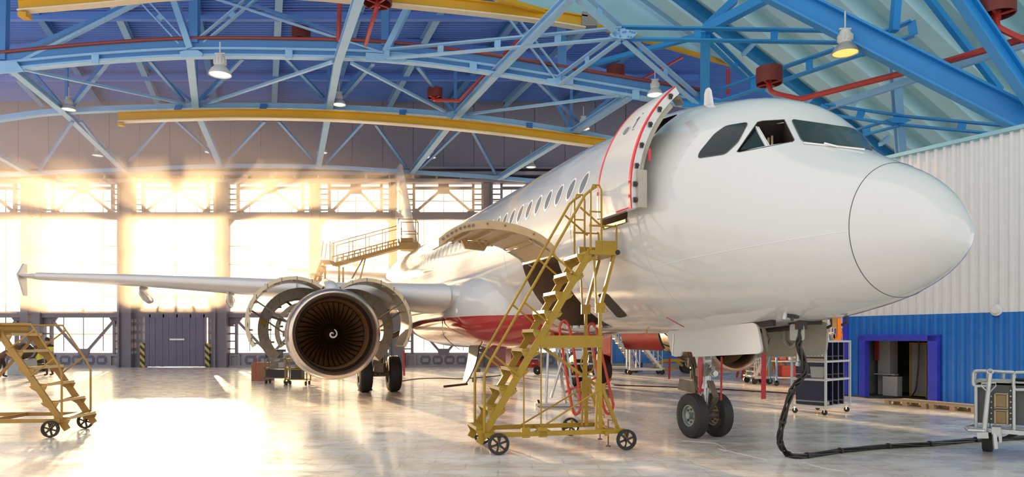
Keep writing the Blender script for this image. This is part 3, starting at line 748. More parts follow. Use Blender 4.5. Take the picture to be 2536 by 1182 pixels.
# ================================================================== THE AIRCRAFT
def pchip(X, Y):
    n = len(X); h = [X[i+1]-X[i] for i in range(n-1)]; d = [(Y[i+1]-Y[i])/h[i] for i in range(n-1)]; m = [d[0]]+[0.]*(n-2)+[d[-1]]
    for i in range(1, n-1):
        if d[i-1]*d[i] > 0:
            w1, w2 = 2*h[i]+h[i-1], h[i]+2*h[i-1]; m[i] = (w1+w2)/(w1/d[i-1]+w2/d[i])
    def f(x):
        i = 0
        while i < n-2 and x > X[i+1]: i += 1
        t = (x-X[i])/h[i]
        return (1+2*t)*(1-t)**2*Y[i]+t*(1-t)**2*h[i]*m[i]+t*t*(3-2*t)*Y[i+1]+t*t*(t-1)*h[i]*m[i+1]
    return f
FX = [.15, .154, .168, .193, .235, .40, .7, 1.1, 1.6, 2.1, 2.6, 3.1, 3.7, 4.4, 5.2, 6.2, 8.0, 24, 28, 32, 35.5, 37.5]
FT = pchip(FX, [2.957, 3.035, 3.11, 3.185, 3.265, 3.49, 3.746, 3.974, 4.253, 4.637, 5.15, 5.38, 5.534, 5.691, 5.81, 5.89, 5.988, 5.988, 5.95, 5.8, 5.5, 5.15])
FB = pchip(FX, [2.953, 2.875, 2.80, 2.735, 2.67, 2.52, 2.362, 2.223, 2.117, 2.032, 1.981, 1.94, 1.902, 1.862, 1.842, 1.844, 1.848, 1.848, 2.45, 3.4, 4.3, 4.85])
FW = pchip(FX, [.002, .08, .155, .225, .29, .43, .63, .863, 1.151, 1.398, 1.645, 1.839, 1.945, 2.013, 2.034, 2.038, 2.032, 2.032, 1.9, 1.35, .65, .15])
def fus(x, th, off=0.):
    t, b, w = FT(x), FB(x), FW(x)
    return A(x, (w+off)*cos(th), (t+b)/2+((t-b)/2+off)*sin(th))
def fus_y(x, z, off=0.):
    t, b, w = FT(x), FB(x), FW(x); s = max(-1, min(1, (z-(t+b)/2)/((t-b)/2)))
    return w*sqrt(1-s*s)+off
def fth(x, z):
    t, b = FT(x), FB(x); return math.asin(max(-1, min(1, (z-(t+b)/2)/((t-b)/2))))
ac = thing('airliner', 'white airliner with red belly being serviced, cabin door and engine cowls open', 'airplane', A(17.7, 0, 0))
xs = [.15+.35*(i/20)**3 for i in range(21)]+[.5+i*.1 for i in range(1, 56)]+[6.0+i*.4 for i in range(1, 46)]+[24+i*.45 for i in range(1, 31)]
N_ = 112
fb = MB(); fb.grid([[fus(x, 2*pi*k/N_) for k in range(N_)] for x in xs], closed=True)
fb.add([fus(xs[0], 2*pi*k/N_) for k in range(N_)], [tuple(range(N_))]); fb.add([fus(xs[-1], 2*pi*k/N_) for k in range(N_)], [tuple(range(N_))])
BV = BVHTree.FromPolygons(fb.v, fb.f)
EYE = V((0, 0, H))
def hit(px, py):
    d = V(((px-CX)/F, 1, (Y0-py)/F)).normalized(); r = BV.ray_cast(EYE, d)
    if r[0] is None: return None
    n = r[1]
    return r[0], (n if n.dot(d) < 0 else -n)
def hitc(px, py, cx, cy):
    for k in range(30):
        f = k*.03; h = hit(px+(cx-px)*f, py+(cy-py)*f)
        if h: return h
def mirror(p):
    q = AL(p); return A(q.x, -q.y, q.z)
fo = fb.build('fuselage', ['livery', 'dark_recess', 'beige_primer', 'hold_brown'], ac, label='white fuselage')
# ---- openings: cabin door, cargo hold, sliding cockpit window
def cutter(mb):
    o = mb.build('cutter', 'dark_recess'); o.hide_render = True; return o
def rrect(x0, x1, z0, z1, r): return rounded([V((x0, z0)), V((x1, z0)), V((x1, z1)), V((x0, z1))], r)
cuts = []
m = MB(); m.prism([A(x, .75, z) for x, z in rrect(4.22, 5.1, 3.57, 5.4, .15)], AS*2.2); cuts.append(cutter(m))
m = MB(); m.prism([A(x, .1, z) for x, z in rrect(7.15, 9.1, 1.97, 3.42, .12)], AS*3.0); cuts.append(cutter(m))
W2 = [(1825, 376), (1876, 303), (1888, 300), (1942, 297), (1967, 347), (1963, 351), (1831, 377)]
hp = [hit(*p) for p in W2]; nn = sum((h[1] for h in hp), V()).normalized()
m = MB(); m.prism([h[0]+nn*.15 for h in hp], -nn*.75); cuts.append(cutter(m))
for c in cuts:
    md = fo.modifiers.new('cut', 'BOOLEAN'); md.operation = 'DIFFERENCE'; md.object = c; md.solver = 'EXACT'
bpy.context.view_layer.update()
dg = bpy.context.evaluated_depsgraph_get(); me = bpy.data.meshes.new_from_object(fo.evaluated_get(dg))
fo.modifiers.clear(); old = fo.data; fo.data = me; bpy.data.meshes.remove(old)
for c in cuts: mm = c.data; bpy.data.objects.remove(c); bpy.data.meshes.remove(mm)
for p in me.polygons:
    q = AL(p.center+ORG[ac])
    t, b, w = FT(max(0, q.x)), FB(max(0, q.x)), FW(max(0, q.x)); r = sqrt((q.y/max(w, .01))**2+((q.z-(t+b)/2)/max((t-b)/2, .01))**2)
    inside = r < .965 and .6 < q.x < 24
    p.use_smooth = not inside
    if inside: p.material_index = 2 if q.x > 6.9 and q.x < 9.3 and q.z < 2.05 else (3 if q.x > 3.9 else 1)
me.set_sharp_from_angle(angle=radians(35))

def patch(b, poly, off, rings=5, mir=False, dens=5, bulge=0.):
    """skin patch lying on the fuselage under a pixel polygon"""
    n = len(poly); bd = []
    for i in range(n):
        p, q = poly[i], poly[(i+1) % n]
        for k in range(dens): bd.append((p[0]+(q[0]-p[0])*k/dens, p[1]+(q[1]-p[1])*k/dens))
    cx, cy = sum(p[0] for p in bd)/len(bd), sum(p[1] for p in bd)/len(bd); rows = []
    for r in range(1, rings+1):
        f = r/rings; row = []
        for x, y in bd:
            h = hitc(cx+(x-cx)*f, cy+(y-cy)*f, cx, cy); p = h[0]+h[1]*off
            row.append(mirror(p) if mir else p)
        rows.append(row)
    h = hit(cx, cy); c = h[0]+h[1]*off; rows.insert(0, [mirror(c) if mir else c]*len(bd))
    return b.grid(rows, closed=True)
def outline(b, poly, r, off=.004, closed=True, dens=6, n=6, mir=False):
    pts = []; m_ = len(poly)
    for i in range(m_ if closed else m_-1):
        p, q = poly[i], poly[(i+1) % m_]
        for k in range(dens):
            h = hit(p[0]+(q[0]-p[0])*k/dens, p[1]+(q[1]-p[1])*k/dens)
            if h: pts.append(mirror(h[0]+h[1]*off) if mir else h[0]+h[1]*off)
    return b.tube(pts, r, n, closed=closed)
W1 = rounded([V(p) for p in ((1729, 392), (1733, 378), (1770, 333), (1798, 313), (1853, 304), (1827, 353), (1796, 382))], 9, 3)
W3 = rounded([V(p) for p in ((1960, 297), (2107, 318), (2119, 326), (2163, 373), (1993, 353), (1984, 346))], 7, 3)
for poly, lab in ((W1, None), (W3, None)):
    for mir in ((False, True) if poly is W1 else (False,)):
        o = patch(MB(), poly, .013, rings=12, mir=mir, dens=4).build('cockpit_window', 'cockpit_glass', fo)
        outline(MB(), poly, .007, .008, dens=2, mir=mir).build('window_seal', 'dark_line', fo)
patch(MB(), W2, .010, mir=True).build('cockpit_window', 'cockpit_glass', fo)
outline(MB(), [V(p) for p in W2], .006, .002, dens=4).build('window_seal', 'dark_line', fo)
def inset(px, py, dep):
    h = hit(px, py)
    d = V(((px-CX)/F, 1, (Y0-py)/F)); o = hp[2][0]-nn*dep; t = (o-EYE).dot(nn)/d.dot(nn); return EYE+d*t
b = MB(); b.prism([inset(x, y, .06) for x, y in ((1833, 374), (1871, 318), (1896, 366))], nn*.015); b.build('sliding_pane', 'cockpit_glass', fo)
b = MB(); b.bar(inset(1871, 316, .05), inset(1899, 366, .05), .03, .045); b.bar(inset(1877, 316, .05), inset(1905, 364, .05), .014, .03); b.build('sliding_frame', 'white_matt', fo)
b = MB(); b.bar(inset(1912, 335, .3), inset(1912, 362, .3), .03, .04); b.bar(inset(1903, 345, .32), inset(1903, 366, .32), .03, .06); b.build('cockpit_fitting', 'pallet_wood', fo)
b = MB(); b.bar(inset(1880, 310, .1), inset(1945, 303, .1), .06, .03); b.build('window_handle', 'white_matt', fo)
b = MB(); a0, a1 = hit(1990, 357), hit(2140, 375); b.bar(a0[0]+a0[1]*.02, a1[0]+a1[1]*.025, .015, .02)
a0, a1 = hit(2040, 360), hit(2075, 369); b.bar(a0[0]+a0[1]*.03, a1[0]+a1[1]*.03, .02, .02); b.build('windscreen_wiper', 'white_matt', fo)
# radome joint and skin lines
MB().tube([fus(.985, 2*pi*k/90, .0005) for k in range(90)], .0045, 6, closed=True).build('radome_joint', 'dark_line', fo)
MB().tube([fus(.985+.06*i, fth(.985+.06*i, 3.035-.004*i), .001) for i in range(50)], .004, 5).build('lightning_strip', 'white_matt', fo)
b = MB()
for xx in (3.95, 6.35, 10.2): b.tube([fus(xx, -1.2+2.5*k/40, .0006) for k in range(41)], .0025, 4)
b.build('skin_joint', 'plate_grey', fo)
# cabin windows
for k in range(26):
    x, z = 6.02+.552*k, 4.56
    for sd_ in ((1, -1) if k < 1 else (1,)):
        def ring(s, off):
            out = []
            for i in range(20):
                a = 2*pi*i/20; zz = z+.185*s*sin(a); xx = x+.125*s*cos(a); th = fth(xx, zz); p = fus(xx, th, off); out.append(p if sd_ == 1 else mirror(p))
            return out
        MB().grid([ring(1.24, .0008), ring(1.2, .006), ring(1.04, .006), ring(1.0, .001)], closed=True).build('cabin_window_frame', 'white_matt', fo)
        c_ = fus(x, fth(x, z), .003); MB().grid([[c_]*20, ring(.5, .003), ring(1.01, .003)], closed=True).build('cabin_window', 'cabin_glass', fo)
# antenna, probes, lights
h = hit(1722, 258) or hit(1722, 268); p0 = A(4.3, .45, FT(4.3)-.1)
b = MB(); b.grid([[p0+AB*(.14*cos(2*pi*i/12)*s+.05*t)+AS*(.025*s*sin(2*pi*i/12))+V((0, 0, z)) for i in range(12)] for z, s, t in ((0, 1, 0), (.25, .75, .5), (.32, .4, .7), (.33, .02, .7))], closed=True); b.build('blade_antenna', 'white_paint', fo)
b = MB()
for px, py in ((1945, 776),):
    q = hit(px, py); b.cyl(q[0], q[0]+q[1]*.10, .035, .03, 12)
b.build('air_probe', 'steel', fo)
q = hit(1963, 783); b = MB().cyl(q[0]-q[1]*.002, q[0]+q[1]*.012, .09, .09, 20); b.cyl(q[0], q[0]+q[1]*.07, .03, .02, 10); b.build('drain_mast', 'dark_line', fo)
for px, py in ((2055, 795), (2098, 787)):
    q = hitc(px, py, 2080, 770); MB().tube([q[0], q[0]+q[1]*.08, q[0]+q[1]*.12+AB*.10], .022, 8).build('pitot_probe', 'case_black', fo)
q = hitc(2056, 797, 2056, 740); b = MB().bar(q[0]+V((.06, 0, .02)), q[0]+V((.06, 0, -.13)), .06, .01); b.build('amber_tape', 'tape_amber', fo)
q = hit(1602, 818)
if q: MB().bar(q[0]+V((0, 0, .01)), q[0]+V((0, 0, -.1)), .03, .02).build('amber_tape', 'tape_amber', fo)
b = MB(); a0, a1 = hit(1651, 786), hit(1694, 810)
pts = [hit(1651+43*k/8, 786+24*k/8) for k in range(9)]
MB().tube([p[0]+p[1]*.004 for p in pts], .007, 5).build('red_mark', 'red_edge', fo)
outline(MB(), [(1604, 757), (1614, 756), (1640, 774), (1638, 783), (1628, 783)], .003, .001).build('access_panel', 'plate_grey', fo)
# dark service panel and red stencil near the hold
patch(MB(), [V(p) for p in rounded([V(q) for q in ((1478, 729), (1503, 726), (1556, 783), (1530, 788))], 9, 4)], .006, dens=2).build('hold_light_panel', 'dark_recess', fo)
b = MB(); outline(b, rounded([V(q) for q in ((1428, 714), (1468, 716), (1507, 773), (1476, 774))], 7, 3), .004, .002, dens=2); outline(b, rounded([V(q) for q in ((1450, 742), (1470, 742), (1484, 760), (1462, 760))], 6, 3), .004, .002, dens=2)
b.build('red_stencil_frame', 'red_edge', fo)
b = MB()
for x0, y0, x1 in ((1437, 720, 1452), (1440, 724, 1456), (1443, 728, 1458), (1446, 732, 1458), (1448, 736, 1460), (1478, 764, 1494), (1480, 767, 1496), (1482, 770, 1498)):
    a0, a1 = hit(x0, y0), hit(x1, y0+1); b.bar(a0[0]+a0[1]*.003, a1[0]+a1[1]*.003, .004, .008)
b.build('red_stencil_text', 'red_edge', fo)
# sill plate and hold floor
b = MB()
for k in range(5):
    x = 7.35+.38*k; b.box(A(x, .95, 2.0), (.12, .12, .06))
b.bar(A(7.2, .7, 1.99), A(9.05, .7, 1.99), .25, .04); b.build('hold_roller', 'steel', fo)
b = MB()
for x in (7.6, 8.2, 8.8): b.bar(A(x, .14, 2.0), A(x, .14, 3.4), .1, .1)
b.bar(A(7.2, .16, 2.7), A(9.05, .16, 2.7), .1, .1); b.build('hold_lining_rib', 'beige_primer', fo)
patch(MB(), [V(p) for p in ((1440, 798), (1487, 800), (1510, 812), (1460, 812))], .008).build('sill_plate', 'dark_recess', fo)
b = MB()
b.bar(A(4.24, 1.98, 3.6), A(5.08, 2.0, 3.6), .1, .05); b.bar(A(4.26, 1.7, 3.62), A(4.26, 1.7, 3.9), .3, .3); b.build('door_sill', 'engine_parts', fo)
# ---- passenger door, swung out and forward
DX0, DX1, DD = 3.56, 4.66, .30
dz = [3.66+(5.54-3.66)*k/26 for k in range(27)]
def door_pt(x, z, off=0.):
    c, R = 3.918, 2.08; s = max(-.995, min(.9, (z-c)/R)); th = math.asin(s)
    return A(x, (2.02+off)*cos(th)+DD, c+(R+off)*sin(th))
pd = MB(); outer = [[door_pt(DX0+(DX1-DX0)*i/8, z) for i in range(9)] for z in dz]; inner = [[door_pt(DX0+(DX1-DX0)*i/8, z, -.13) for i in range(9)] for z in dz]
pd.grid(outer); pd.grid(inner); n = len(dz)
for i in (0, 8): pd.grid([[outer[k][i], inner[k][i]] for k in range(n)], smooth=False)
for k in (0, n-1): pd.grid([outer[k], inner[k]], smooth=False)
po = pd.build('passenger_door', 'white_paint', ac)
for x in (DX0+.026, DX1-.026):
    MB().grid([[door_pt(x-.028, z, .003), door_pt(x+.028, z, .003), door_pt(x+.028, z, -.02), door_pt(x-.028, z, -.02)] for z in dz], closed=True, smooth=False).build('red_edge_strip', 'red_edge', po)
b = MB(); b.grid([[door_pt(DX0+.02+(DX1-DX0-.04)*i/10, z, .002) for i in range(11)] for z in (3.665, 3.69)], smooth=False); b.build('red_edge_strip', 'red_edge', po)
MB().grid([[door_pt(DX0+.05, z, -.1), door_pt(DX1-.05, z, -.1), door_pt(DX1-.05, z, -.22), door_pt(DX0+.05, z, -.22)] for z in dz[1:-2]], closed=True, smooth=False).build('door_lining', 'beige_primer', po)
b = MB()
for z in (3.78, 4.02, 4.3, 4.62, 4.95, 5.2, 5.42):
    p = door_pt(DX0-.012, z, -.07); b.box(p, (.05, .05, .07)); b.cyl(p, p-AB*.05, .02, n=8)
b.build('door_latch', 'case_black', po)
MB().box(door_pt(DX0-.02, 3.95, -.17), (.10, .14, .55), Matrix.Rotation(YA, 3, 'Z')).build('door_hinge_fairing', 'door_inner', po)
p = door_pt(4.22, 5.0, .0); n0 = (door_pt(4.22, 5.0, .1)-p).normalized(); MB().cyl(p-n0*.01, p+n0*.012, .075, .07, 20).build('door_porthole', 'cabin_glass', po)
b = MB(); b.bar(door_pt(3.98, 4.98, .006), door_pt(3.98, 5.16, .006), .012, .006); b.bar(door_pt(3.98, 5.16, .006), door_pt(4.01, 5.11, .006), .01, .006)
for z, w in ((4.94, .05), (5.2, .03)): b.bar(door_pt(3.92, z, .005), door_pt(3.92+w, z, .005), .006, .02)
b.build('door_marking', 'dark_line', po)
b = MB(); b.tube([door_pt(4.0, 4.6, -.2), A(4.5, 1.75, 4.5), A(4.6, 1.6, 4.45)], .05, 10); b.build('door_arm', 'door_inner', po)
b = MB(); b.bar(door_pt(DX0+.05, 5.5, -.15), A(4.0, 1.2, 5.45), .12, .05); b.build('door_guide', 'engine_parts', po)
q = door_pt(DX0-.03, 4.62, -.2); MB().bar(q, q+V((0, 0, -.18)), .04, .01).build('pin_ribbon', 'red_edge', po)
# ---- cargo door, raised
CZ = pchip([1.9, 2.0, 2.2, 2.6, 3.0, 3.35, 3.8, 4.2, 4.4], [3.38, 3.5, 3.67, 3.83, 3.91, 3.93, 3.86, 3.64, 3.46])
def cargo(u, x, off=0.):
    """u 0 hinge .. 1 outer lip"""
    y = 1.96+2.36*u; z = CZ(y)
    return A(x, y, z+off)
def cargo_n(u, x): return cargo(u, x)
cu = [k/16 for k in range(17)]; CX0, CX1 = 7.2, 9.05
cd = MB(); top = [[cargo(u, CX0+(CX1-CX0)*i/4, .07) for i in range(5)] for u in cu]; bot = [[cargo(u, CX0+(CX1-CX0)*i/4, -.07) for i in range(5)] for u in cu]
cd.grid(top)
for i in (0, 4): cd.grid([[top[k][i], bot[k][i]] for k in range(17)], smooth=False)
for k in (0, 16): cd.grid([top[k], bot[k]], smooth=False)
co = cd.build('cargo_door', 'white_matt', ac)
MB().grid(bot).build('door_liner', 'hatch_inner', co)
MB().grid([[cargo(u, CX0-.005, .07), cargo(u, CX0-.02, .06), cargo(u, CX0-.02, -.09), cargo(u, CX0+.06, -.09)] for u in cu], smooth=False).build('door_edge', 'hatch_inner', co)
b = MB()
for u in (.18, .36, .54, .72, .88):
    b.poly_bar([cargo(u, CX0+.1, -.10), cargo(u, CX1-.1, -.10)], .07, .08)
for i in range(7):
    u = .35+.06*i; p = cargo(u, 8.75, -.12); b.box(p, (.05, .05, .08))
b.build('door_rib', 'hatch_inner', co)
b = MB(); b.prism([cargo(.36, 8.9, -.08), cargo(.62, 8.9, -.08), cargo(.58, 8.9, -.26), cargo(.40, 8.9, -.26)], AB*.1); b.build('latch_box', 'hatch_inner', co)
b = MB()
for k in range(8): p = cargo(.72+.035*k, CX0-.03, -.01); b.cyl(p, p-AB*.03, .025, n=8)
for u in (.2, .45, .6): p = cargo(u, CX0-.02, 0); b.cyl(p, p-AB*.02, .02, n=8)
b.build('door_latch', 'engine_parts', co)
b = MB(); b.tube([A(7.3, 1.75, 3.3), cargo(.22, 7.35, -.1)], .018, 8); b.tube([A(8.9, 1.75, 3.3), cargo(.22, 8.9, -.1)], .018, 8); b.bar(A(7.25, 1.93, 3.40), A(9.0, 1.95, 3.40), .09, .06); b.build('door_strut', 'steel', co)
# ---- wing to body fairing
def fair_sections():
    rows = []
    S = [(10.75, .35, 2.35, 2.1), (10.9, 1.3, 2.9, 1.9), (11.3, 1.9, 3.3, 1.75), (12.0, 2.28, 3.62, 1.56), (13.0, 2.48, 3.75, 1.45), (14.5, 2.52, 3.78, 1.42), (19, 2.5, 3.7, 1.42), (21, 2.2, 3.0, 1.6), (22.6, 1.2, 2.3, 1.85)]
    X = [s[0] for s in S]; fw, ft, fbz = [pchip(X, [s[k] for s in S]) for k in (1, 2, 3)]
    for i in range(61):
        x = 10.75+(22.6-10.75)*(i/60)**1.5; w, t, b_ = fw(x), ft(x), fbz(x); row = []
        for k in range(64):
            a = 2*pi*k/64; cs, sn = cos(a), sin(a); e = .8
            row.append(A(x, w*math.copysign(abs(cs)**e, cs), (t+b_)/2+(t-b_)/2*math.copysign(abs(sn)**e, sn)))
        rows.append(row)
    return rows
rw = fair_sections(); b = MB().grid(rw, closed=True); b.add(rw[0], [tuple(range(64))]); b.add(rw[-1], [tuple(range(64))]); fa = b.build('wing_fairing', 'livery', ac)
# ---- wings
def airfoil(n=18, t=.12):
    up, lo = [], []
    for i in range(n+1):
        x = (1-cos(pi*i/n))/2; y = 5*t*(.2969*sqrt(x)-.126*x-.3516*x*x+.2843*x**3-.1015*x**4); up.append((x, y)); lo.append((x, -y*.9))
    return up+lo[-2:0:-1]
def wing(sg):
    S = [(1.6, 12.3, 7.0, 2.88, .135), (2.4, 12.78, 6.5, 2.90, .128), (6.2, 15.45, 4.35, 3.22, .118), (10.5, 18.5, 3.0, 3.56, .11), (14.6, 21.4, 1.75, 3.82, .10), (15.0, 21.8, 1.2, 3.84, .06)]
    rows = []
    for y, le, ch, z, t in S:
        rows.append([A(le+ch*x, sg*y, z+ch*zz-.05*x*ch*.4) for x, zz in airfoil(18, t)])
    b = MB().grid(rows, closed=True); b.add(rows[-1], [tuple(range(len(rows[0])))]); return b
for sg in (1, -1):
    w = wing(sg).build('wing', 'wing_paint', ac)
    # tip fence
    b = MB(); tp = A(22.0, sg*15.02, 3.84)
    b.prism([A(21.75, sg*15.02, 3.86), A(22.4, sg*15.02, 4.28), A(22.75, sg*15.02, 4.28), A(22.7, sg*15.02, 3.8), A(22.75, sg*15.02, 3.2), A(22.45, sg*15.02, 3.2)], AS*.05*sg); b.build('wing_tip_fence', 'wing_paint', w)
    for y, x0, z in ((11.2, 20.2, 3.42), (8.4, 17.9, 3.2)):
        rows = []
        for q, r in ((0, .01), (.12, .10), (.4, .2), (1.0, .27), (1.9, .26), (2.6, .16), (3.0, .02)):
            rows.append([A(x0+q, sg*(y+r*.55*cos(2*pi*k/14)), z-.08-.06*q+r*1.0*sin(2*pi*k/14)) for k in range(14)])
        MB().grid(rows, closed=True).build('flap_track_fairing', 'white_paint', w)
def slat(sg, ya, yb, w):
    S = [(1.6, 12.3, 7.0, 2.88, .135), (2.4, 12.78, 6.5, 2.90, .128), (6.2, 15.45, 4.35, 3.22, .118), (10.5, 18.5, 3.0, 3.56, .11), (14.6, 21.4, 1.75, 3.82, .10)]
    X = [q[0] for q in S]; fs = [pchip(X, [q[k] for q in S]) for k in (1, 2, 3, 4)]; rows = []
    for i in range(9):
        y = ya+(yb-ya)*i/8; le, ch, z, t = [f(y) for f in fs]; out = []; c = ch*.16
        for k in range(-12, 13):
            q = abs(k)/12; x = q*q; yy = 5*t*(.2969*sqrt(x*.16)-.126*x*.16-.3516*(x*.16)**2); out.append(A(le-.07+c*x, sg*y, z+(ch*yy+.03)*(1 if k > 0 else -.95)*(1 if k else 0)))
        rows.append(out+[A(le+c*.9, sg*y, z)])
    b = MB().grid(rows, closed=True); n = len(rows[0]); b.add(rows[0], [tuple(range(n))]); b.add(rows[-1], [tuple(range(n))]); b.build('slat', 'wing_paint', w)
for w in [o for o in bpy.data.objects if o.name.startswith('wing') and o.name.split('.')[0] == 'wing']:
    sg = 1 if w.name == 'wing' else -1; slat(sg, 2.62, 5.1, w); slat(sg, 6.5, 14.4, w)
# ---- tail
def fin():
    rows = []
    for z, le, ch, t in ((5.6, 29.2, 6.6, .09), (8.5, 31.7, 4.6, .09), (11.5, 34.0, 2.5, .09), (11.76, 34.5, 1.8, .05)):
        rows.append([A(le+ch*x, zz*ch, z) for x, zz in airfoil(12, t)])
    b = MB().grid(rows, closed=True); b.add(rows[-1], [tuple(range(len(rows[0])))]); return b
fin().build('tail_fin', 'white_paint', ac)
for sg in (1, -1):
    rows = [[A(le+ch*x, sg*y, z+zz*ch) for x, zz in airfoil(12, .1)] for y, le, ch, z in ((.5, 32.0, 3.6, 5.1), (6.2, 35.6, 1.4, 5.6))]
    b = MB().grid(rows, closed=True); b.add(rows[-1], [tuple(range(len(rows[0])))]); b.build('tailplane', 'wing_paint', ac)
# ---- engines
EX, EZ = 11.75, 1.856
def engine(sg, cowls):
    yc = sg*5.75; O = A(EX, yc, EZ); R_ = lambda x, r, a: A(x, yc+sg*r*sin(a), EZ+r*cos(a))   # a from top, outboard positive
    b = MB(); b.lathe([(.62, .868), (.4, .875), (.2, .90), (.06, .955), (0, 1.0), (.02, 1.035), (.12, 1.08), (.34, 1.115)], O, AB, 72); en = b.build('engine_intake', 'lip_metal', ac)
    MB().lathe([(.34, 1.115), (.8, 1.15), (1.0, 1.15), (1.0, 1.05)], O, AB, 72).build('intake_cowl', 'white_paint' if sg == 1 else 'red_paint', en)
    MB().lathe([(.58, .868), (.8, .855), (1.25, .842), (1.6, .84)], O, AB, 64).build('intake_liner', 'intake_liner', en)
    # fan
    b = MB()
    for k in range(36):
        a0 = 2*pi*k/36; rows = []
        for i in range(6):
            r = .27+(.83-.27)*i/5; tw = radians(70-45*i/5); ch = .14+.1*i/5; row = []
            for s in (-1, 1):
                q = a0+s*ch*.5*sin(pi/2-tw*.55)/r*.9+.1*(i/5)**2; row.append(A(EX+1.28+s*ch*.35*sin(tw), yc+r*sin(q), EZ+r*cos(q)))
            rows.append(row)
        b.grid(rows)
    b.build('fan', 'fan_dark', en)
    MB().lathe([(1.4, .84), (1.4, .02)], O, AB, 48).build('fan_backing', 'dark_recess', en)
    MB().lathe([(.86, .002), (.90, .06), (1.0, .14), (1.16, .22), (1.32, .28)], O, AB, 40).build('spinner', 'fan_dark', en)
    pts = []
    for i in range(28):
        t = i/27; r = .015+.11*t; a = radians(-60+400*t)*(-sg if sg == 1 else 1); xx = .86+max(0, (r-.0)*.55)
        pts.append(A(EX+xx-.03, yc-r*sin(a), EZ+r*cos(a)))
    MB().tube(pts, [.012+.012*sin(pi*min(1, i/27)) for i in range(28)], 8).build('spinner_spiral', 'plastic_white', en)
    # body behind the intake
    b = MB().lathe([(1.0, 1.0), (1.9, 1.0), (2.0, .9), (2.1, .62), (3.6, .58), (4.3, .42), (5.1, .36)], O, AB, 48); en2 = b.build('engine_core', 'engine_parts', ac)
    b = MB()
    for q in range(9):
        a = radians(20+38*q); x = EX+1.2+.1*(q % 4); b.tube([R_(x, 1.02, a), R_(x+.4, 1.05, a+.2), R_(x+.7, 1.03, a+.3)], .03, 6); b.box(R_(x+.35, 1.06, a-.12), (.2, .12, .16))
        b.tube([R_(EX+2.3, .66, a), R_(EX+3.0, .66, a+.5), R_(EX+3.4, .62, a+.6)], .025, 6)
    b.build('engine_pipework', 'engine_parts', en2)
    # pylon
    b = MB(); b.prism([A(EX+.75, yc, EZ+1.10), A(EX+1.3, yc, EZ+1.34), A(EX+4.0, yc, EZ+1.42), A(EX+6.2, yc, EZ+1.25), A(EX+5.2, yc, EZ+.5), A(EX+2.0, yc, EZ+.8), A(EX+1.0, yc, EZ+.95)], AS*.36); 
    b.v = [p-AS*.18 for p in b.v]; py_ = b.build('engine_pylon', 'white_paint', ac)
    b = MB(); rows = []
    for q, r in ((-.1, .01), (.0, .10), (.2, .17), (.6, .22), (1.4, .24)): rows.append([A(EX+.75+q, yc+r*cos(2*pi*k/20), EZ+1.13+q*.12+r*.85*sin(2*pi*k/20)) for k in range(20)])
    b.grid(rows, closed=True); b.build('pylon_fairing', 'white_paint', py_)
    MB().lathe([(4.4, .40), (5.0, .30), (5.6, .04)], O, AB, 24).build('exhaust_cone', 'steel', en2)
    if not cowls: return
    def cowl(name, x0, x1, R, th, side_, phi, a1, mo, mi, ribs, hx=.12):
        hy, hz = hx, R*1.03; f = radians(phi)
        def pt(x, r, a):
            y, z = r*sin(a)-hy, r*cos(a)-hz; yy, zz = y*cos(f)-z*sin(f), y*sin(f)+z*cos(f)
            return A(x, yc+side_*(yy+hy), EZ+zz+hz)
        as_ = [radians(9+(a1-9)*k/30) for k in range(31)]
        b = MB(); xr = [x0+(x1-x0)*k/4 for k in range(5)]
        ou = [[pt(x, R, a) for x in xr] for a in as_]; inn = [[pt(x, R-th, a) for x in xr] for a in as_]
        b.grid(ou)
        c = b.build(name, mo, ac)
        b = MB(); b.grid(inn)
        for i in (0, 4): b.grid([[ou[k][i], inn[k][i]] for k in range(31)], smooth=False)
        for k in (0, 30): b.grid([ou[k], inn[k]], smooth=False)
        b.build('cowl_lining', mi, c)
        b = MB()
        for k in range(ribs):
            a = radians(25+(a1-35)*k/max(1, ribs-1)); b.box(pt(x0+.02, R-th*.5, a), (.08, .03, .10)); b.box(pt(x0+.05, R-th-.02, a+.12), (.12, .04, .05))
        b.build('cowl_latch', 'engine_parts', c)
        return pt
    for sd_ in (1, -1):
        pt = cowl('fan_cowl_door', EX+1.1, EX+2.3, 1.17, .09, sd_*sg, 46, 168, 'white_paint', 'cowl_inner', 8)
        b = MB(); b.tube([A(EX+1.4, yc+sd_*sg*.97, EZ+.25), pt(EX+1.3, 1.07, radians(105))], .022, 8); b.tube([A(EX+2.0, yc+sd_*sg*.95, EZ-.1), pt(EX+2.1, 1.07, radians(118))], .022, 8); b.build('hold_open_rod', 'engine_parts', ac)
        pt2 = cowl('reverser_cowl', EX+2.35, EX+3.9, 1.13, .27, sd_*sg, 33, 172, 'white_paint', 'engine_parts', 7)
        b = MB(); b.tube([A(EX+2.5, yc+sd_*sg*.6, EZ+.2), pt2(EX+2.4, .9, radians(100))], .03, 8); b.tube([A(EX+3.2, yc+sd_*sg*.6, EZ+.55), pt2(EX+2.9, .88, radians(60))], .035, 8); b.build('hold_open_rod', 'engine_parts', ac)
        q = pt2(EX+2.34, 1.0, radians(112)); MB().box(q, (.12, .03, .12)).build('yellow_tag', 'yellow_paint', ac)
        cowl('inner_duct', EX+2.9, EX+3.8, .82, .12, sd_*sg, 36, 160, 'white_matt', 'cowl_inner', 4)
engine(1, True); engine(-1, False)
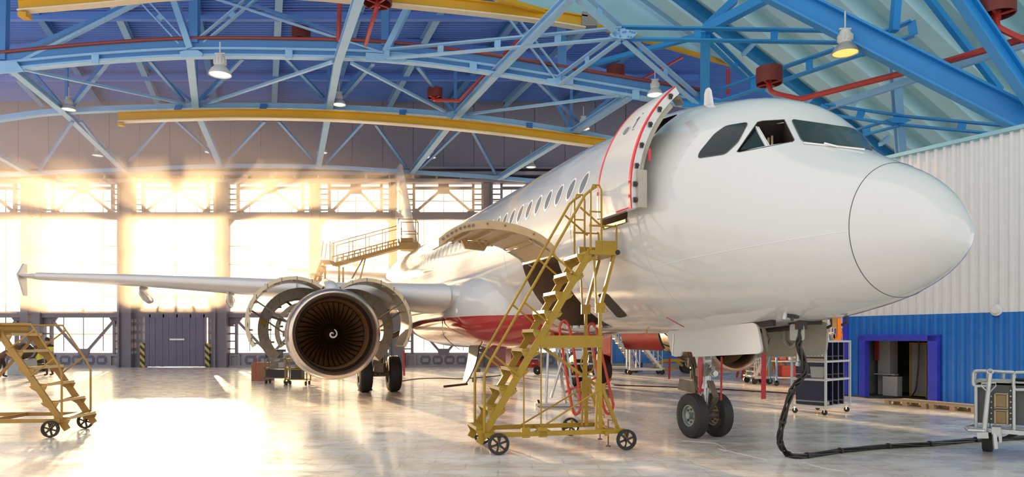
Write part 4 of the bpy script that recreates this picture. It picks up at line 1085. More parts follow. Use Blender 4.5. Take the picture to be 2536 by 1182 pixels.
# red cowl panel of the far engine, hanging open
b = MB(); yc = -5.75
for x0, x1, m_ in ((12.85, 15.2, 'red_paint'),):
    for sd_ in (1, -1):
        f = radians(44); rows = []
        for k in range(25):
            a = radians(9+160*k/24); y, z = 1.16*sin(a)-.12, 1.16*cos(a)-1.19; yy, zz = y*cos(f)-z*sin(f), y*sin(f)+z*cos(f)
            rows.append([A(x, yc+sd_*(yy+.12), EZ+zz+1.19) for x in (x0, (x0+x1)/2, x1)])
        bb = MB().grid(rows); bb.grid([[p-V((0, 0, .06)) for p in r] for r in rows]); bb.build('fan_cowl_door', m_, ac)
        bb = MB(); bb.tube([r[0] for r in rows], .04, 6); bb.build('cowl_seal', 'case_black', ac)
# ---- wheels and landing gear
def wheel(b, c, ax, R, w, rim):
    """tyre profile"""
    prof = [(-w*.42, rim), (-w*.5, rim+.03), (-w*.5, R*.86), (-w*.42, R*.965), (-w*.22, R), (w*.22, R), (w*.42, R*.965), (w*.5, R*.86), (w*.5, rim+.03), (w*.42, rim)]
    return b.lathe(prof, c, ax, 48, closed=True)
def rim(b, c, ax, r, w, holes=7):
    b.lathe([(-w*.5, r), (-w*.5, r*.9), (-w*.25, r*.82), (-w*.22, r*.34), (-w*.62, r*.30), (-w*.62, 0.0)], c, ax, 36)
    b.lathe([(w*.5, r), (w*.5, r*.9), (w*.25, r*.82), (w*.22, r*.34), (w*.62, r*.30), (w*.62, 0.0)], c, ax, 36); return b
def bolts(b, c, ax, r, w, n=7):
    a = V(ax).normalized(); u = a.cross(V((0, 0, 1))).normalized(); v = a.cross(u)
    for k in range(n):
        t = 2*pi*k/n
        for s in (-1, 1): q = c+(u*cos(t)+v*sin(t))*r*.6+a*s*w*.2; b.cyl(q, q+a*s*.03, r*.11, n=8)
    return b
def gear_wheels(parent, x, ys, R, w, rr, names):
    for y, m_ in zip(ys, names):
        c = A(x, y, R)
        t = wheel(MB(), c, AS, R, w, rr).build('tyre', 'rubber', parent)
        b = MB()
        for q in (-.28, -.1, .1, .28): b.lathe([(q*w-.006, R*.99), (q*w, R*.999+.003), (q*w+.006, R*.99)], c, AS, 48)
        b.build('tread_groove', 'case_black', parent)
        rim(MB(), c, AS, rr*1.01, w*.8).build('wheel_rim', m_, parent); bolts(MB(), c, AS, rr, w*.8).build('wheel_bolt', 'engine_parts', parent)
ng = MB(); ng.cyl(A(5.07, -.33, .39), A(5.07, .33, .39), .05, n=14); ng.cyl(A(5.07, 0, .36), A(5.05, 0, .95), .075, .075, 18); ng.cyl(A(5.05, 0, .9), A(5.03, 0, 2.0), .115, .12, 20)
ng.lathe([(0, .14), (.08, .14)], A(5.05, 0, .88), (0, 0, 1), 20); ng.lathe([(0, .145), (.12, .145)], A(5.045, 0, 1.12), (0, 0, 1), 20)
ngo = ng.build('nose_landing_gear', 'steel', ac)
gear_wheels(ngo, 5.07, (.25, -.25), .39, .21, .19, ('rim_green', 'rim_tan'))
b = MB(); b.tube([A(5.1, .12, 1.95), A(5.15, .1, 1.75), A(5.05, .14, 1.5), A(5.0, .12, 1.25)], [.05, .06, .08, .07], 10); b.lathe([(-.06, .02), (-.06, .14), (.06, .14), (.06, .02)], A(4.95, .1, 1.36), AS, 20); b.build('drag_brace', 'steel', ngo)
b = MB(); b.bar(A(4.9, 0, 1.0), A(4.72, 0, .72), .1, .04); b.bar(A(4.72, 0, .72), A(4.98, 0, .42), .1, .04); b.build('torque_link', 'engine_parts', ngo)
b = MB()
for k in range(6): b.tube([A(5.2, -.05+.04*k, 1.9), A(5.25+.02*(k % 3), .0+.04*k, 1.5), A(5.2, .02+.03*k, 1.0+.05*k), A(5.12, .05*k-.1, .75)], .012, 5)
for x, y, z, s in ((5.28, .12, 1.32, .14), (5.25, .1, 1.1, .12), (5.22, .08, .96, .1), (5.0, .14, 1.16, .13), (5.3, .0, 1.5, .16)): b.box(A(x, y, z), (s, s, s*1.2))
b.bar(A(5.15, .1, .86), A(5.5, .25, .92), .03, .2); b.build('hydraulic_lines', 'engine_parts', ngo)
b = MB(); b.box(A(4.9, .14, 1.2), (.14, .05, .22)); b.build('light_plate', 'plate_grey', ngo)
b = MB(); b.cyl(A(4.88, .05, 1.16), A(4.62, .12, 1.15), .06, .06, 14); b.cyl(A(4.6, .12, 1.15), A(4.57, .12, 1.15), .05, .05, 12); b.tube([A(4.85, .03, 1.2), A(4.7, .08, 1.24)], .04, 8); b.build('steering_actuator', 'steel', ngo)
b = MB(); b.lathe([(0, .115), (.06, .115)], A(5.25, .16, 1.32), -AB+AS*.3, 18); b.build('taxi_light', 'case_black', ngo)
b = MB(); b.box(A(5.05, .1, .83), (.1, .06, .05)); b.build('red_placard', 'red_edge', ngo)
# nose gear doors
def ngdoor(y, corners, m_, name, lean=0.):
    poly = rounded([V(q) for q in corners], .12, 5)
    b = MB(); b.prism([A(x, y+lean*(1.9-z), z) for x, z in poly], AS*.035); return b.build(name, m_, ac)
nd = ngdoor(.45, [(5.54, 1.88), (3.06, 1.99), (2.90, 1.53), (4.66, 1.435), (4.70, 1.52), (5.02, 1.52), (5.05, 1.435), (5.32, 1.42)], 'white_paint', 'nose_gear_door', .06)
MB().prism([A(x, .49+.06*(1.9-z), z) for x, z in ((5.30, 1.83), (5.30, 1.44), (5.27, 1.44), (5.27, 1.83))], AS*.012).build('door_seam', 'white_matt', nd)
b = MB()
for z0 in (1.9,): b.tube([A(3.05, .43, 1.97), A(2.98, .3, 1.75), A(2.93, .44, 1.5)], .02, 6)
b.bar(A(3.0, .42, 1.96), A(2.92, .40, 1.55), .05, .03); b.build('door_hinge', 'engine_parts', nd)
pd_ = ngdoor(-.46, [(4.3, 1.99), (2.62, 2.0), (2.66, 1.5), (4.25, 1.43)], 'beige_primer', 'nose_gear_door')
b = MB()
for k in range(22): b.box(A(2.72+.072*k, -.42, 1.50-.002*k*1.6), (.03, .03, .03))
b.build('door_edge_rivets', 'plate_grey', pd_)
b = MB(); b.tube(smooth_path([A(3.5, -.41, 1.95), A(3.5, -.41, 1.72), A(3.35, -.41, 1.62), A(3.2, -.41, 1.75), A(3.2, -.41, 1.95)], 4), .03, 6); b.build('door_stiffener', 'beige_primer', pd_)
b = MB(); b.bar(A(2.75, .42, 1.97), A(4.5, .42, 1.94), .06, .08); b.bar(A(3.0, -.3, 1.95), A(4.6, -.3, 1.95), .1, .1); b.tube([A(2.72, .1, 1.90), A(3.6, .1, 1.86)], .035, 8); b.box(A(3.9, .1, 1.9), (.3, .5, .1)); b.build('gear_bay_frame', 'dark_recess', ac)
MB().prism([A(x, .15, z) for x, z in rrect(2.44, 2.72, 1.72, 1.96, .05)], AS*.02).build('service_flap', 'plate_grey', ac)
b = MB(); b.cyl(A(2.58, .12, 1.86), A(2.60, .12, 1.42), .03, .028, 10); b.tube([A(2.60, .12, 1.42), A(2.62, .12, 1.36)], .035, 8); b.build('service_hose', 'galvanised', ac)
MB().box(A(2.6, .0, 2.0), (.3, .34, .1), Matrix.Rotation(YA, 3, 'Z')).build('socket_panel', 'dark_recess', ac)
# main gear
for sg in (1, -1):
    y = sg*3.80; g = MB(); g.cyl(A(17.71, y-.5, .585), A(17.71, y+.5, .585), .09, n=16); g.cyl(A(17.71, y, .55), A(17.75, y, 1.5), .13, n=18); g.cyl(A(17.73, y, 1.2), A(17.8, y-sg*.2, 2.9), .19, n=18)
    g.tube([A(17.76, y, 1.6), A(17.8, y-sg*1.2, 2.2), A(17.8, y-sg*1.8, 2.4)], .08, 10)
    go = g.build('main_landing_gear', 'engine_parts', ac)
    gear_wheels(go, 17.71, (y+.47, y-.47), .585, .40, .28, ('rim_tan', 'rim_tan'))
    b = MB()
    for k in range(7): b.tube([A(17.5, y-.25+.08*k, 1.7), A(17.45, y-.2+.06*k, 1.1), A(17.55, y-.25+.09*k, .6)], .018, 5)
    b.box(A(17.5, y, .8), (.3, .5, .3)); b.box(A(17.45, y+.05, 1.05), (.2, .3, .2)); b.build('brake_lines', 'engine_parts', go)
    b = MB()
    b.prism([A(18.1, y+sg*.62, .75), A(17.2, y+sg*.62, .8), A(17.0, y+sg*.55, 2.2), A(18.3, y+sg*.55, 2.3)], AS*.03); b.build('gear_leg_door', 'white_matt' if sg == 1 else 'red_paint', go)
# open belly doors under the fairing
for sg, m1, m2 in ((1, 'white_matt', 'engine_parts'),):
    def bdoor(y0, x0, x1, bow, mo, name):
        rows = []
        for k in range(13):
            t = k/12; z = 1.55-1.30*t; yy = y0+bow*(t*t)
            rows.append([A(x0+.15*t, yy, z), A((x0+x1)/2, yy, z), A(x1-.6*t*t, yy, z)])
        b = MB().grid(rows); b.grid([[p+AS*.05 for p in r] for r in rows]); 
        for i in (0, 2): b.grid([[r[i], r[i]+AS*.05] for r in rows], smooth=False)
        b.grid([rows[-1], [p+AS*.05 for p in rows[-1]]], smooth=False)
        return b.build(name, mo, ac)
    d1 = bdoor(.62, 16.8, 18.0, .42, 'gear_door_dark', 'main_gear_door')
    b = MB()
    for k in range(4): b.box(A(16.35+.03*k, .70+.1*k*k*.25, 1.35-.32*k), (.14, .1, .12))
    b.tube([A(16.3, 1.2, .28), A(16.2, 2.0, .22)], .04, 6); b.build('door_hook', 'engine_parts', d1)
    bdoor(-.30, 16.2, 18.0, -.25, 'red_paint', 'main_gear_door')
MB().prism([A(16.0, .55, 1.6), A(16.0, .0, 1.6), A(16.0, .0, .85), A(16.0, .55, .85)], AB*.04).build('gear_bay_panel', 'red_paint', ac)
b = MB(); rows = [[A(14.2+.55*sin(pi*k/12)*.6+.12*s, 2.52-.02*k-.04*max(0, k-6)**1.3, 2.35-.085*k) for s in (0, 1)] for k in range(12)]
b.grid(rows); b.build('landing_light_strip', 'dark_recess', ac)
# ================================================================== THINGS ON THE FLOOR
def Rz(d): return Matrix(((d.x, -d.y, 0), (d.y, d.x, 0), (0, 0, 1)))
def stairs(name, label, O, Lx, paint, n, l0, z0, l1, z1, width, plat, blen, rear_w, wheels, back_legs=True, group=None, cap=None):
    """wheeled maintenance stairs; l runs up the flight, w across, z up"""
    Lx = V(Lx).normalized(); Wx = V((-Lx.y, Lx.x, 0))
    if Wx.y < 0: Wx = -Wx
    O = V(O)
    def Q(l, w, z): return O+Lx*l+Wx*w+V((0, 0, z))
    R = Matrix((Lx, Wx, V((0, 0, 1)))).transposed()
    st = thing(name, label, 'stairs', Q((l0+blen)/2, width/2, 0), group)
    wa, wc = .17, .17+width; sl = (z1-z0)/(l1-l0)
    for w in (wa, wc):
        b = MB(); b.bar(Q(l0-.12, w, z0-.12*sl), Q(l1+.06, w, z1+.06*sl), .05, .105, up=(0, 0, 1)); b.build('stringer', paint, st)
    for k in range(n):
        l, z = l0+(l1-l0)*k/(n-1), z0+(z1-z0)*k/(n-1)
        b = MB(); b.box(Q(l-.02, (wa+wc)/2, z+.02), (.27, width-.04, .035), R); t = b.build('tread', paint, st)
        MB().box(Q(l-.157, (wa+wc)/2, z+.022), (.012, width-.05, .05), R).build('tread_nosing', 'tread_wood', t)
        b = MB()
        for w in (wa, wc): b.prism([Q(l-.17, w-.012, z), Q(l+.13, w-.012, z), Q(l+.09, w-.012, z-.05), Q(l-.06, w-.012, z-.14), Q(l-.12, w-.012, z-.10)], Wx*.024)
        b.build('tread_bracket', paint, t)
    # platform
    p0, p1 = l1+.02, l1+plat; zp = z1+(z1-z0)/(n-1)*.35
    b = MB(); b.box(Q((p0+p1)/2, (wa+wc)/2, zp-.04), (p1-p0, width+.1, .07), R); pf = b.build('platform', paint, st)
    MB().cyl(Q(p1+.02, wa-.06, zp-.03), Q(p1+.02, wc+.06, zp-.03), .04, n=10).build('bumper', 'rubber', pf)
    b = MB(); b.bar(Q(p0+.1, wa-.04, zp+.07), Q(p1, wa-.04, zp+.07), .02, .15); b.bar(Q(p0+.1, wc+.04, zp+.07), Q(p1, wc+.04, zp+.07), .02, .15); b.build('toe_board', paint, pf)
    # guard rails round the platform
    for w in (wa-.04, wc+.04) if cap is None else ():
        b = MB(); h = 1.02
        b.tube(smooth_path([Q(p1, w, zp), Q(p1, w, zp+.36), Q(p1-.02, w, zp+.39)], 3), .017, 8); b.tube([Q(p1, w, zp+.38), Q(p0, w, zp+.38)], .015, 8)
        b.tube([Q(p0+.02, w, zp), Q(p0+.02, w, zp+h-.1), Q(p0+.06, w, zp+h), Q(p0+.16, w, zp+h), Q(p0+.20, w, zp+h-.08), Q(p0+.20, w, zp)], .017, 8)
        b.tube([Q(p0+.02, w, zp+.6), Q(p0+.20, w, zp+.6)], .013, 8)
        b.build('guard_rail', paint, st)
    # handrails beside the flight
    hr = .98
    for w in (wa-.03, wc+.03):
        b = MB(); lb = l0+.02
        if cap: lc = l0+(cap-hr-z0)/sl; b.tube([Q(lb-.06, w, z0-.05), Q(lb-.06, w, z0+hr-.14), Q(lb+.02, w, z0+hr+.04), Q(lc, w, cap), Q(p1, w, cap)], .019, 8)
        else: b.tube([Q(lb-.06, w, z0-.05), Q(lb-.06, w, z0+hr-.14), Q(lb+.02, w, z0+hr+.04), Q(l1-.05, w, z1+hr-.02), Q(l1+.04, w, z1+hr+.06), Q(p0+.12, w, zp+hr+.02)], .021, 8)
        b.build('handrail', paint, st)
        b = MB()
        for f in (.06, .36, .64, .92) if cap is None else (.08, .42):
            l, z = l0+(l1-l0)*f, z0+(z1-z0)*f; b.tube([Q(l, w, z+hr), Q(l+.40, w, z+.66)], .016, 6)
        b.build('handrail_strut', paint, st)
    # chassis
    zb = .29; b = MB()
    for w in (wa-.1, wc+.1): b.bar(Q(l0-.05, w, zb), Q(blen, w, zb), .05, .07)
    for l in (l0+.1, l0+(blen-l0)*.45, blen-.15): b.bar(Q(l, wa-.1, zb), Q(l, wc+.1, zb), .05, .06)
    b.bar(Q(blen-.35, wa-rear_w, zb-.02), Q(blen-.1, wc+rear_w, zb-.02), .05, .06); b.build('chassis', paint, st)
    if back_legs:
        for w in (wa+.02, wc-.02):
            zk = z0+(z1-z0)*.70; lk = l1+.22; b = MB()
            b.bar(Q(p1-.02, w, zp-.08), Q(lk, w, zk), .05); b.bar(Q(p0+.1, w, zp-.08), Q(lk-.06, w, zk), .03)
            b.bar(Q(lk, w, zk), Q(lk, w, .95), .05); b.bar(Q(lk, w, .95), Q(blen-.35, w, zb), .06); b.bar(Q(lk+.02, w, 1.0), Q(blen-.05, w, zb), .05); b.bar(Q(lk, w, zk), Q(lk-.07, w, zb), .035)
            b.box(Q(lk, w, zk), (.16, .04, .16), R); b.box(Q(lk, w, .95), (.17, .04, .17), R); b.build('back_leg', paint, st)
        b = MB(); lk = l1+.22; zm = z0+(z1-z0)*.50; lm = l0+(l1-l0)*.52
        for w in (wa-.02,): b.bar(Q(lm, w, zm), Q(lk+.03, w, zm), .02, .19)
        b.build('cross_board', paint, st)
        b = MB(); b.tube([Q(l0+(l1-l0)*.45, wa, zb), Q(lk, wa, .95)], .014, 6); b.tube([Q(l0+(l1-l0)*.4, wc, zb), Q(lk, wc, .95)], .014, 6); b.bar(Q(lm+.1, wa+.1, zm-.1), Q(lk+.1, wa+.3, .95), .04)
        for f in (.30, .47): l = l0+(l1-l0)*f; b.tube([Q(l+.1, wa, zb), Q(l+.1, wa, z0+(z1-z0)*(f+.05))], .014, 6); b.box(Q(l+.1, wa-.1, zb+.02), (.13, .05, .15), R)
        b.build('frame_brace', paint, st)
        b = MB(); c = Q(lk-.12, wa+.25, 1.35)
        b.tube([c+Lx*.12*cos(2*pi*k/16)+V((0, 0, .15*sin(2*pi*k/16))) for k in range(16)], .013, 6, closed=True); b.build('hand_wheel', paint, st)
    if cap:
        for w in (wa, wc):
            b = MB(); b.bar(Q(l1+.05, w, z1-.1), Q(l1+1.25, w, zb), .045); b.bar(Q(p1-.1, w, zp-.08), Q(p1-.1, w, zb), .045); b.build('back_leg', paint, st)
        b = MB(); b.bar(Q(l1, wa-.06, zp-.02), Q(p1, wa-.06, zp-.02), .02, .26); b.build('platform_skirt', paint, st)
    for (l, w, r) in wheels:
        c = Q(l, w, r); t = MB().lathe([(-.035, r*.82), (-.035, r*.97), (-.02, r), (.02, r), (.035, r*.97), (.035, r*.82)], c, Wx, 32, closed=True).build('wheel', 'rubber', st)
        b = MB(); b.lathe([(-.025, r*.74), (-.025, r*.84), (.025, r*.84), (.025, r*.74)], c, Wx, 28, closed=True); b.cyl(c-Wx*.05, c+Wx*.05, r*.16, n=12)
        for k in range(6): a = 2*pi*k/6+.3; d = Lx*cos(a)+V((0, 0, sin(a))); b.bar(c+d*r*.1, c+d*r*.78, .03, .022, up=Wx)
        b.build('wheel_spokes', 'case_black', t)
        MB().bar(c+V((0, 0, .0)), Q(l, w+(.09 if w < .5 else -.09), zb), .03, .05).build('wheel_bracket', paint, t)
    for l, w in ((blen-.25, wa-.05), (blen-.1, wc)):
        b = MB(); b.cyl(Q(l, w, .05), Q(l, w, .48), .012, n=6); b.tube([Q(l, w, .46), Q(l+.07, w, .46), Q(l+.07, w, .40)], .008, 5); b.cyl(Q(l, w, .04), Q(l, w, .06), .04, n=10); b.build('screw_jack', 'engine_parts', st)
    return st
stairs('maintenance_stairs', 'tall yellow wheeled maintenance stairs at the open cabin door', (-.20, 10.62, 0), (.97, .24, 0), 'yellow_paint', 10, -.15, .36, 1.47, 3.04, .70, .47, 2.05, .25,
       [(0, 0, .163), (.0, 1.17, .163), (2.05, -.02, .163), (1.72, 1.75, .163)])
stairs('maintenance_stairs', 'low ochre wheeled stairs with platform at the left picture edge', (-8.05, 12.5, 0), (-.955, -.10, 0), 'ochre_paint', 6, .02, .30, 1.0, 1.80, 1.0, 1.7, 2.6, .0,
       [(.10, .0, .15), (.10, 1.25, .15), (2.4, 0, .15), (2.4, 1.2, .15)], back_legs=False, cap=2.0)

# ladder with red loop handrails under the hold
lo = PG(1470, 1008)
ld = thing('boarding_ladder', 'small step ladder with two long red loop handrails under the open hold', 'ladder', PG(1455, 1043))
for k, pts in enumerate([[(1393, 797), (1405, 800), (1418, 850), (1436, 985), (1438, 1010), (1430, 1025), (1420, 1020), (1408, 960), (1392, 860), (1386, 815)],
                         [(1462, 803), (1474, 806), (1484, 850), (1515, 985), (1518, 1008), (1511, 1024), (1500, 1020), (1490, 985), (1468, 860), (1456, 820)]]):
    MB().tube(smooth_path([P(x, y, 14.6) for x, y in pts], 5, True), .028, 8, closed=True).build('loop_handrail', 'red_handrail', ld)
b = MB()
for x, y, a, c in ((1478, 935, 1400, 972), (1515, 938, 1476, 972)): b.bar(P(x, y, 14.7), P(a, c, 14.7), .05, .04)
b.build('rail_brace', 'red_handrail', ld)
for x in (1415, 1478):
    b = MB(); b.bar(P(x-15, 835, 14.9), P(x+12, 1043, 14.9), .04, .06); b.build('ladder_stile', 'galvanised', ld)
for k in range(6):
    y = 870+k*31; MB().bar(P(1406+k*3.6, y, 14.9), P(1470+k*3.6, y, 14.9), .2, .03).build('tread', 'galvanised', ld)
tp = thing('tripod_jack', 'grey tubular tripod jack on a castor frame behind the yellow stairs', 'jack', PG(1400, 1000))
Yj = 18.2
b = MB()
for x0, y0, x1, y1 in ((1358, 852, 1352, 1000), (1378, 866, 1402, 1000), (1372, 872, 1440, 1000), (1400, 866, 1365, 985), (1385, 852, 1392, 960)): b.cyl(P(x0, y0, Yj), P(x1, y1, Yj+.2*(x1 > 1390)), .035, n=8)
b.build('tripod_leg', 'steel', tp)
b = MB(); b.bar(P(1325, 1001, Yj), P(1450, 1001, Yj), .5, .07); b.box(P(1440, 880, Yj), (.3, .3, .2)); b.build('jack_base', 'steel', tp)
for x in (1332, 1442): MB().lathe([(-.03, .02), (-.03, .085), (.03, .085), (.03, .02)], V((P(x, 0, Yj).x, Yj, .085)), (1, .3, 0), 16).build('castor', 'rubber', tp)
b = MB(); c = P(1410, 860, Yj); b.box(c, (.7, .4, .12)); b.build('jack_head', 'galvanised', tp)  # step below the hold, grouped with the jack's parts

# carts beside the engine
def cart(px, Y, label, paint, cases):
    c = P(px, 0, Y); c.z = 0; r = thing('tool_trolley', label, 'trolley', c, 'trolleys beside the engine')
    b = MB()
    for sx in (-.4, .4):
        for sy in (-.25, .25): b.bar(c+V((sx, sy, .15)), c+V((sx, sy, 1.0 if paint != 'yellow_paint' else 1.1)), .04)
    for z in (.22, .6, .98): b.box(c+V((0, 0, z)), (.84, .54, .035))
    b.tube([c+V((.42, -.25, .98)), c+V((.6, -.25, 1.08)), c+V((.6, .25, 1.08)), c+V((.42, .25, .98))], .02, 6); b.build('trolley_frame', paint, r)
    for x, z, s, m_ in cases: MB().box(c+V((x, -.05, z+s[2]/2)), s).build('tool_case', m_, r)
    for sx in (-.36, .36):
        for sy in (-.22, .22): MB().lathe([(-.025, .02), (-.025, .075), (.025, .075), (.025, .02)], c+V((sx, sy, .075)), (1, 0, 0), 14).build('castor', 'rubber', r)
    return r
cart(687, 27.5, 'black and steel tool trolley left of the engine intake', 'engine_parts', [(-.1, 1.0, (.55, .4, .22), 'case_black'), (.1, 1.22, (.4, .3, .1), 'case_black'), (-.05, .62, (.3, .3, .25), 'engine_parts'), (0, .24, (.7, .45, .3), 'case_black'), (.2, .62, (.22, .3, .2), 'plate_grey')])
cart(738, 26.5, 'yellow tubular trolley partly behind the engine intake', 'yellow_paint', [(0, .24, (.4, .4, .4), 'case_black'), (.1, .62, (.3, .3, .22), 'yellow_paint')])
MB().box2(P(622, 0, 29)+V((0, 0, -P(622, 0, 29).z)), P(664, 0, 29)+V((0, .8, -P(664, 0, 29).z+.75))).build('crate', 'wood_crate', label='brown wooden crate behind the tool trolley', cat='crate', bevel=.01)
# boarding gangway behind the wing
gw = thing('tail_dock', 'mobile dock with an inclined gangway up to the tail', 'gangway', V((P(850, 0, 35).x, 35, 0)))
Yg = 35
b = MB(); p, q = P(828, 658, Yg), P(992, 614, Yg); b.bar(p, q, .8, .06); b.bar(p+V((0, -.4, .0)), q+V((0, -.4, 0)), .06, .16); b.build('gangway_deck', 'ochre_paint', gw)
b = MB()
for s in (-.42, .42):
    b.tube([p+V((0, s, .38)), q+V((0, s, .38))], .03, 6); b.tube([p+V((0, s, 1.05)), q+V((0, s, 1.05))], .022, 6)
    for k in range(13): f = k/12; a = p.lerp(q, f)+V((0, s, 0)); b.bar(a, a+V((0, 0, .38)), .05, .05)
    for k in range(5): f = k/4; a = p.lerp(q, f)+V((0, s, 0)); b.bar(a, a+V((0, 0, 1.05)), .03, .03)
b.build('gangway_rail', 'ochre_paint', gw)
b = MB(); c = P(1015, 612, Yg); b.box(c, (.95, 1.0, .35)); b.box(c+V((-.1, 0, .3)), (.6, .8, .2)); b.build('dock_platform', 'ochre_paint', gw)
b = MB()
for sx in (-.5, .35):
    for sy in (-.45, .45): b.cyl(c+V((sx, sy, .1)), c+V((sx, sy, 1.3)), .025, n=6)
for z in (.7, 1.3):
    for sy in (-.45, .45): b.cyl(c+V((-.5, sy, z)), c+V((.35, sy, z)), .022, n=6)
    for sx in (-.5, .35): b.cyl(c+V((sx, -.45, z)), c+V((sx, .45, z)), .022, n=6)
b.build('dock_guard_rail', 'ochre_paint', gw)
b = MB(); b.box(P(812, 650, Yg), (.45, 1.0, .14))
for s in (-.35, .35): b.bar(P(800, 652, Yg)+V((0, s, 0)), P(783, 700, Yg)+V((0, s, 0)), .06, .1); b.cyl(P(800, 640, Yg)+V((0, s, 0)), P(805, 600, Yg)+V((0, s, 0)), .025, n=6); b.cyl(P(822, 652, Yg)+V((0, s, 0)), P(822, 600, Yg)+V((0, s, 0)), .03, n=6)
for k in range(5): b.box(P(799-k*4.0, 660+k*12, Yg), (.25, .7, .04))
b.build('dock_stairs', 'ochre_paint', gw)
b = MB()
for x in (800, 845): 
    for s in (-.4, .4):
        a = P(x, 660, Yg)+V((0, s, 0)); b.bar(a, V((a.x, a.y, .2)), .08)
b.bar(P(905, 640, Yg), V((P(845, 0, Yg).x, Yg, 1.0)), .06); a = P(880, 655, Yg); b.tube([P(900, 640, Yg), P(872, 690, Yg)], .04, 6); b.box(V((P(822, 0, Yg).x, Yg, .2)), (1.6, 1.2, .12)); b.build('dock_support', 'ochre_paint', gw)
for sx in (-.6, .6):
    for sy in (-.5, .5): MB().lathe([(-.04, .02), (-.04, .1), (.04, .1), (.04, .02)], V((P(822, 0, Yg).x+sx, Yg+sy, .1)), (1, 0, 0), 14).build('castor', 'rubber', gw)
# red compressor
cc = PG(1305, 928); cp = thing('air_compressor', 'red wheeled air compressor seen through the yellow stairs', 'compressor', cc); 
b = MB(); b.lathe([(-.62, .02), (-.6, .16), (-.5, .24), (.5, .24), (.6, .16), (.62, .02)], cc+V((0, 0, .52)), (1, .15, 0), 24); b.build('air_tank', 'red_paint', cp)
b = MB(); b.box(cc+V((-.1, 0, .95)), (.5, .35, .35)); b.lathe([(-.03, .2), (.03, .2)], cc+V((-.35, -.2, 1.0)), (0, 1, 0), 16); b.cyl(cc+V((.1, 0, .9)), cc+V((.1, 0, 1.3)), .09, n=10); b.build('compressor_motor', 'case_black', cp)
b = MB(); b.tube([cc+V((-.6, -.2, .6)), cc+V((-.75, -.2, 1.1)), cc+V((-.75, .2, 1.1)), cc+V((-.6, .2, .6))], .025, 6); b.build('pull_handle', 'red_paint', cp)
for sx in (-.45, .5): MB().lathe([(-.05, .04), (-.05, .21), (.05, .21), (.05, .04)], cc+V((sx, -.25, .21)), (0, 1, 0), 20).build('wheel', 'rubber', cp)
# wheel chocks
def chock(p, label):
    r = thing('wheel_chock', label, 'wheel chock', p, 'red wheel chocks')
    b = MB(); R = Rz(AS); pr = [(-.26, 0), (.26, 0), (.16, .17), (.10, .24), (-.10, .24), (-.16, .17)]
    b.prism([p+AS*x-AB*.16+V((0, 0, z)) for x, z in pr], AB*.3); b.build('chock_block', 'red_paint', r, bevel=.02)
    b = MB()
    for k in (-1, 0, 1): b.bar(p+AS*(.12*k)-AB*.17+V((0, 0, .02)), p+AS*(.08*k)-AB*.17+V((0, 0, .22)), .03, .02)
    b.build('chock_rib', 'red_edge', r)
chock(PG(903, 966), 'red wheel chock at the outer tyre of the gear behind the engine')
q = A(17.1, -3.3, 0); chock(q, 'red wheel chock at the far gear, seen past the red loop ladder')
# red ribbons
def ribbon(pts, w, label, Y):
    b = MB(); b.grid([[P(x-w/2, y, Y), P(x+w/2, y, Y)] for x, y in pts], smooth=False); b.grid([[P(x-w/2, y, Y+.004), P(x+w/2, y, Y+.004)] for x, y in pts], smooth=False)
    o = b.build('warning_ribbon', 'ribbon_red', label=label, cat='ribbon', group='red warning ribbons'); return o
ribbon([(1892, 876), (1892, 900), (1891, 940), (1891, 989)], 12, 'wide red warning ribbon hanging from the front corner of the white gear door', A(2.95, .47, 0).y-.02)
ribbon([(1787, 884), (1787, 920), (1786, 960), (1786, 992)], 5, 'narrow red warning ribbon hanging beside the nose wheels', A(3.9, .47, 0).y)
ribbon([(1658, 885), (1658, 910), (1657, 939)], 5, 'thin red warning ribbon hanging behind the white gear door', 18.0)
ribbon([(1000, 870), (1000, 900), (1001, 931)], 5, 'red warning ribbon hanging from the open cowl beside the wheel', 18.4)
ribbon([(633, 880), (634, 905), (634, 938)], 3, 'thin dark red ribbon hanging left of the tool trolley', 22)
b = MB(); b.tube([A(4.80, .27, 1.42), A(4.80, .27, 1.3), A(4.80, .27, 1.0), A(4.82, .27, .84)], [.045, .05, .045, .01], 10); o = b.build('lock_sleeve', 'red_paint', label='red lock sleeve hanging on the nose gear strut', cat='lock sleeve')
# ---- power cable
path = [(1984, 806, 10.1), (1981, 835, 10.1), (1978, 858, 10.1), (1989, 890, 10.1), (1994, 920, 10.12), (1981, 943, 10.15), (1966, 960, 10.2), (1950, 1000, 10.25), (1937, 1050, 10.3), (1931, 1085, 10.35), (1936, 1108, 10.4)]
pts = [P(*q) for q in path]+[PZ(x, y, .035) for x, y in ((1950, 1125), (1972, 1131), (2010, 1128), (2060, 1120), (2120, 1113), (2200, 1106), (2260, 1103), (2330, 1098), (2400, 1091), (2470, 1088), (2560, 1083))]
cpth = smooth_path(pts, 8)
pc = thing('power_cable', 'bundle of black power cables plugged into the belly and lying on the floor', 'cable', V((pts[-8].x, pts[-8].y, 0)))
L_ = len(cpth)
for s in range(4):
    out = []
    for i, p in enumerate(cpth):
        t = (cpth[min(i+1, L_-1)]-cpth[max(i-1, 0)]).normalized(); a = t.cross(V((0, 1, .2))).normalized(); u = t.cross(a)
        sp = .030 if i < 90 else .024
        an = i*.16+s*pi/2; q = p+(a*cos(an)+u*sin(an))*sp*(.35+.65*min(1, i/10)); q.z = max(q.z, .016); out.append(q)
    MB().tube(out, .017, 6).build('cable_strand', 'cable_black', pc)
for i in range(50, L_-1, 13):
    t = (cpth[i+1]-cpth[i-1]).normalized(); b = MB().cyl(cpth[i]-t*.02, cpth[i]+t*.02, .052, n=10); b.build('cable_tie', 'case_black', pc)
b = MB(); b.box(cpth[0]+V((0, 0, .02)), (.12, .14, .16)); b.build('cable_plug', 'case_black', pc)
